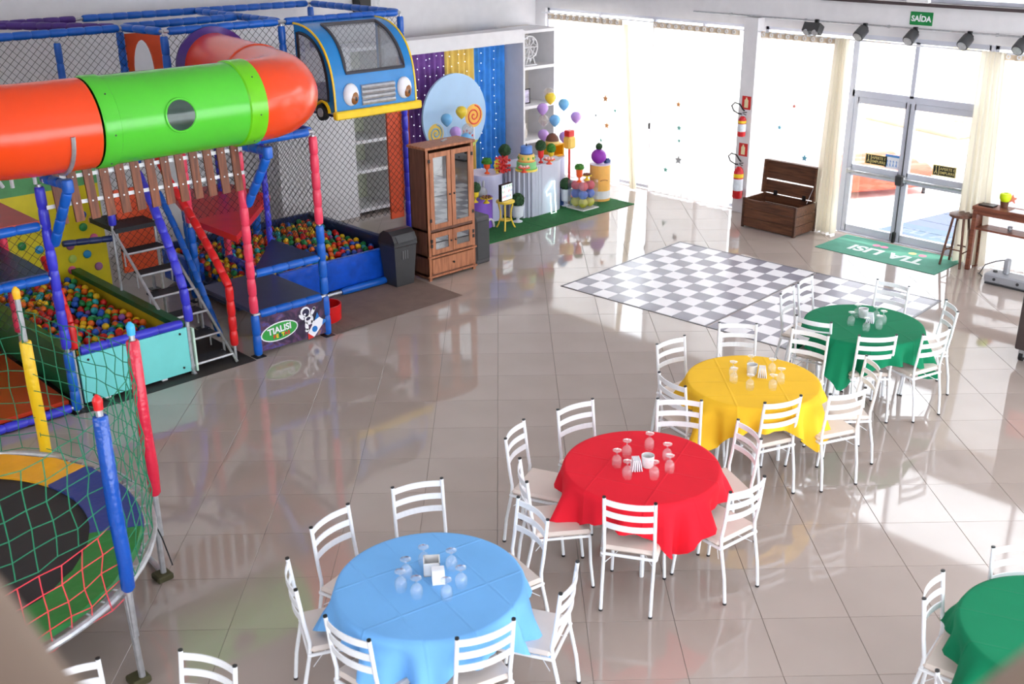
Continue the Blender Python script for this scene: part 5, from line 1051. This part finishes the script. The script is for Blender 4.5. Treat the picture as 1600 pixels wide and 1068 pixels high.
# ================================================================== BY THE BACK WALL
CW = wood('chest_wood', (74, 44, 30), (112, 70, 46), 1); CWI = wood('chest_inner', (60, 36, 26), (84, 52, 36), 1)
ch = thing('wooden_chest', 'dark wooden chest with open planked lid before the sheer curtain', 'chest', (6.79, 1.1, 0)); cx0, cx1, cy0, cy1 = -.29, .27, -.46, .46
for k in range(3):
    z0, z1 = .02+k*.14, .155+k*.14
    for a, b in (((cx0, cy0, z0), (cx0+.022, cy1, z1)), ((cx1-.022, cy0, z0), (cx1, cy1, z1)), ((cx0+.02, cy0, z0), (cx1-.02, cy0+.022, z1)), ((cx0+.02, cy1-.022, z0), (cx1-.02, cy1, z1))): MB().bbox(a, b, .003).build('plank', CW, ch)
for x in (cx0-.006, cx1-.03):
    for y in (cy0-.006, cy1-.03): MB().bx((x, y, 0), (x+.036, y+.036, .45)).build('corner_post', CWI, ch)
MB().bx((cx0+.02, cy0+.02, .02), (cx1-.02, cy1-.02, .04)).build('bottom', CWI, ch)
ld = Matrix.Rotation(math.radians(4), 3, 'Y'); hinge = Vector((cx1-.01, 0, .45))
lid = MB()
def LB(a, b):
    c_ = Vector([(a[i]+b[i])/2 for i in range(3)]); return MB().box(hinge+ld @ c_, [abs(b[i]-a[i]) for i in range(3)], ld)
for z0, z1 in ((.0, .19), (.215, .5)): LB((-.012, cy0, z0), (.012, cy1, z1)).build('lid_plank', CW, ch)
for y in (cy0, cy1-.03): LB((-.09, y, 0), (-.012, y+.03, .5)).build('lid_side', CW, ch)
LB((-.09, cy0, .48), (-.012, cy1, .5)).build('lid_front', CW, ch)
MB().tube([(cx1-.2, cy0+.05, .44), hinge+ld @ Vector((-.02, cy0+.05, .25))], .004, 5).build('lid_stay', STEEL, ch)
for y in (-.25, .25): LB((-.02, y-.03, -.03), (.0, y+.03, .05)).build('hinge', BLACK, ch)
# fire extinguishers and signs on the pillar
def extinguisher(z0, h_, r, label):
    s = thing('fire_extinguisher', label, 'fire extinguisher', (7.06, 2.06, z0), 0, 'fire extinguishers on the pillar'); FR = mat('extinguisher_red', (206, 30, 38), .25)
    MB().lathe([(r*.9, 0), (r, .02), (r, h_*.82), (r*.75, h_*.93), (r*.3, h_)], 20).build('cylinder', FR, s, True); MB().lathe([(r+.001, h_*.25), (r+.001, h_*.62)], 20, caps=False).build('label', mat('ext_label', (222, 228, 236), .4, var=.12, scale=20), s, True); MB().lathe([(r+.0012, h_*.66), (r+.0012, h_*.78)], 20, caps=False).build('yellow_label', YELLOW, s, True)
    MB().lathe([(.018, h_), (.018, h_+.05)], 8).build('valve', STEEL, s); MB().tube([(0, 0, h_+.05), (-.03, -.09, h_+.07)], .008, 6).tube([(0, 0, h_+.035), (-.03, -.08, h_+.03)], .007, 6).build('handle', BLACK, s)
    MB().tube([(0, .0, h_+.03), (-.02, .06, h_+.03), (-.03, .15, h_+.07), (-.03, .19, h_+.14), (-.02, .14, h_+.19), (0, .06, h_+.17), (0, .0, h_+.1), (0, -.03, h_+.08)], .012, 6).build('hose', BLACK, s, True); MB().bx((0, -.02, h_*.5), (.08, .02, h_*.56)).build('bracket', STEEL, s)
extinguisher(1.22, .31, .062, 'upper small red fire extinguisher on the pillar'); extinguisher(.25, .5, .078, 'lower larger red fire extinguisher on the pillar')
for z, lab in ((1.72, 'red extinguisher sign above the upper fire extinguisher'), (1.0, 'red extinguisher sign above the lower fire extinguisher')):
    s = thing('extinguisher_sign', lab, 'sign', (7.14, 2.06, z), 0, 'extinguisher signs'); MB().bx((-.004, -.08, -.1), (0, .08, .1)).build('plate', mat('sign_red', (206, 44, 40), .5), s); MB().prism([(-.035, -.075), (.035, -.075), (.035, .04), (.012, .06), (.012, .08), (-.012, .08), (-.012, .06), (-.035, .04)], 0, -.006, -.004).build('pictogram', mat('sign_cream', (240, 226, 180), .5), s)
# bar stool
p = onz(1493, 413, 0); BS = wood('stool_wood', (84, 50, 38), (120, 78, 60)); s = thing('bar_stool', 'round wooden bar stool at the right end of the green rug', 'stool', (6.95, -1.6, 0))
MB().lathe([(.14, .67), (.155, .68), (.155, .705), (.14, .715)], 24).build('seat', BS, s, True)
for k in range(4): a = PI/4+k*PI/2; MB().tube([(.2*math.cos(a), .2*math.sin(a), 0), (.1*math.cos(a), .1*math.sin(a), .68)], .017, 8).build('leg', BS, s)
for k in range(4): a, b = PI/4+k*PI/2, PI/4+(k+1)*PI/2; z = .2+.04*(k % 2); MB().tube([(.172*math.cos(a), .172*math.sin(a), z), (.172*math.cos(b), .172*math.sin(b), z)], .01, 6).build('rung', BS, s)
# console with things on it
CN = wood('console_wood', (110, 58, 40), (142, 82, 58), 1); s = thing('console_table', 'reddish wooden console with a middle shelf at the right edge', 'table', (7.02, -2.5, 0)); 
for y in (.66, -.62):
    for x in (-.16, .06): MB().bx((x, y, 0), (x+.055, y+.055, .82)).build('leg', CN, s)
    MB().bx((-.15, y+.008, .585), (.105, y+.047, .82)).build('side_panel', CN, s)
MB().bbox((-.17, -.64, .82), (.125, .73, .87), .006).build('top', CN, s); MB().bx((-.15, -.6, .56), (.105, .7, .585)).build('shelf', CN, s); MB().bx((-.155, -.6, .76), (-.135, .7, .82)).build('apron', CN, s)
tag(MB().bbox((-.07, -.1, 0), (.07, .1, .02), .005).build('tablet', mat('tablet_dark', (56, 44, 42), .4), None, loc=(6.98, -1.92, .871)), 'dark flat tablet on the console end', 'tablet')
s = thing('lime_cup', 'lime yellow cup in a brown pot on the console', 'cup', (7.05, -2.1, .871)); MB().lathe([(.045, 0), (.055, .08), (.05, .08), (.04, .01), (.001, .01)], 16).build('pot', WDS, s, True); MB().lathe([(.05, .08), (.072, .12), (.072, .17), (.06, .185), (.03, .19), (.03, .1)], 16).build('cup', mat('lime_neon', (214, 240, 10), .4), s, True)
tag(MB().bx((-.1, -.14, 0), (.1, .14, .002)).build('paper_sheet', PAPER, None, loc=(6.97, -2.38, .871)), 'white paper sheet lying on the console', 'paper')
tag(MB().lathe([(.028, 0), (.032, .07), (.029, .07), (.026, .005), (.001, .005)], 14).build('small_glass', clear('tumbler', (225, 228, 232), .2, milky=.2), None, 'smooth', loc=(6.98, -2.25, .586)), 'small glass on the console shelf', 'glass')
p = onz(1562, 424, 0); s = thing('floor_machine', 'grey floor machine with an upright neck and cable under the console', 'machine', (6.6, -2.35, 0)); MG = mat('machine_grey', (168, 170, 176), .45)
MB().bbox((-.13, -.42, .02), (.13, .14, .14), .02).build('body', MG, s); MB().bx((-.12, -.4, 0), (.12, .12, .02)).build('base', DARK, s); MB().bbox((-.03, -.12, .14), (.05, -.05, .34), .015).build('neck', MG, s)
for y in (-.0, -.3): MB().tube([(-.13, y, .08), (-.137, y, .08)], .02, 10).build('dial', DARK, s)
MB().lathe([(.03, .14), (.025, .16)], 12, (.0, .05, 0)).build('knob', BLACK, s); MB().tube([(.0, -.08, .33), (.0, .06, .28), (.02, .2, .2), (.05, .27, .06), (.1, .25, .012), (.2, .35, .012)], .007, 6).build('cable', DARK, s, True)
tag(MB().bbox((-.12, -.16, 0), (.12, .16, .42), .05).build('woven_bag', mat('woven_amber', (206, 156, 40), .8, var=.4, scale=25), None, loc=(6.92, -2.78, 0)), 'amber woven bag under the console at the picture edge', 'bag')
s = thing('arcade_cabinet', 'dark brown upright machine on a castor at the right picture edge', 'machine', (4.16, -3.58, 0)); AK = mat('machine_brown', (66, 54, 52), .5)
MB().bbox((.0, -.75, .14), (.7, 0, 1.6), .01).build('body', AK, s); MB().bx((-.004, -.3, .55), (0, -.06, .85)).build('red_sticker', PR_R, s)
for x, y in ((.08, -.06), (.6, -.06), (.08, -.68), (.6, -.68)): q = MB().tube([(x, y-.02, .05), (x, y+.02, .05)], .05, 14).build('castor', BLACK, s); MB().bx((x-.03, y-.03, .05), (x+.03, y+.03, .14)).build('fork', STEEL, q)

# ================================================================== OUTSIDE
struct(MB().bx((7.5, -30, -.06), (45, 30, -.02)).build('ground_outside', mat('outdoor_concrete', (214, 212, 206), .8, var=.06)))
pv = MB(); pv.prism([(7.55, .1), (16, -1.4), (16, -6), (7.55, -4)], 2, -.02, -.012); pvo = struct(pv.build('shade_painted_paving', mat('joint_shade_paint', (50, 58, 74), .8)))  # building's shade on the ground, put into the paving's outline and dark colours
for i in range(14): x = 7.6+i*.6; MB().prism([(x, .08-(x-7.55)*.178), (x+.585, .08-(x+.585-7.55)*.178), (x+.585, -3.9-(x-7.55)*.2), (x, -3.9-(x-7.55)*.2)], 2, -.02, -.006).build('shade_painted_slab', mat('paving_shade_paint', (74, 86, 108), .8), pvo)  # slab colour darkened to stand for the shade
s = thing('inflatable_base', 'red orange inflatable platform seen through the left door leaf', 'inflatable', (9.9, 1.6, -.02), -.5); IR = mat('inflatable_red', (232, 74, 44), .4)
for y in (-.5, -.17, .17, .5): MB().tube([(-.9, y, .34), (-.8, y, .34), (1.0, y, .34), (1.1, y, .34)], [.1, .17, .17, .1], 14).build('air_chamber', IR, s, True)
MB().bbox((-.9, -.66, .12), (1.1, .66, .36), .05).build('base_block', IR, s)
for x in (-.75, .95):
    for y in (-.6, .6): MB().tube([(x, y, 0), (x, y, .14)], .03, 8).build('leg', BLACK, s)
s = thing('bouncy_castle', 'pale yellow inflatable castle with round pillars far outside', 'inflatable', (17, 3.2, -.02), -.3); IY = mat('inflatable_yellow', (240, 220, 170), .4)
MB().bbox((-1.5, -1.5, 0), (1.5, 1.5, .5), .15).build('base_block', mat('inflatable_pale', (238, 206, 178), .4), s)
for x in (-1.3, 1.3):
    for y in (-1.3, 1.3): MB().tube([(x, y, .4), (x, y, .5), (x, y, 1.9), (x, y, 2.05), (x, y, 2.5)], [.2, .25, .25, .22, .02], 16).build('pillar', IY, s, True)
s = thing('shade_tent', 'small blue pointed tent seen through the upper door pane', 'tent', (20, -3.2, -.02)); MB().add([(-1.2, -1.2, 2.6), (1.2, -1.2, 2.6), (1.2, 1.2, 2.6), (-1.2, 1.2, 2.6), (0, 0, 3.6)], [(0, 1, 4), (1, 2, 4), (2, 3, 4), (3, 0, 4), (3, 2, 1, 0)]).build('canopy', mat('tent_blue', (60, 170, 225), .5), s)
for x in (-1.15, 1.15):
    for y in (-1.15, 1.15): MB().tube([(x, y, 0), (x, y, 2.62)], .03, 8).build('pole', METALW, s)

# ================================================================== MEZZANINE EDGE AT THE CAMERA
def at(px, py, d): return CAM+ray(px, py)*d
fw2 = Vector((FW.x, FW.y, 0)).normalized(); B0 = Vector((CAM.x, CAM.y, 0))
q = [B0+fw2*.55-RT*3.2, B0+fw2*.55+RT*3.2, B0-fw2*2.6+RT*3.2, B0-fw2*2.6-RT*3.2]
struct(MB().prism([(p_.x, p_.y) for p_ in q], 2, 2.75, 2.9).build('mezzanine_floor', WALL))
hr = thing('handrail', 'blurred brown handrail of the mezzanine in the bottom picture corners', 'handrail', (B0.x, B0.y, 2.9)); OR = Vector((B0.x, B0.y, 2.9))
path = [at(-520, 760, .72), at(-300, 880, .7), at(-150, 1052, .68), at(-35, 1200, .68), at(250, 1400, .68), at(800, 1480, .68), at(1400, 1400, .68), at(1640, 1245, .68), at(1760, 1150, .68), at(1960, 1000, .7)]
MB().tube([p_-OR for p_ in path], .075, 14).build('rail', mat('handrail_brown', (140, 120, 104), .6), hr, True)
for p_ in (path[0], path[4], path[5], path[9]): MB().tube([(p_.x-OR.x, p_.y-OR.y, 0), p_-OR], .02, 8).build('baluster', STEEL, hr)

p = ony(574, 2, 6.62); q_ = thing('wall_loudspeaker', 'black and grey box fixed high on the wall above the toy bus', 'speaker', (p.x, 6.8, p.z))
MB().bbox((-.16, -.2, -.17), (.06, 0, .5), .01).build('black_box', BLACK, q_); MB().bbox((.06, -.16, -.17), (.26, 0, .5), .01).build('grey_box', STEEL, q_)
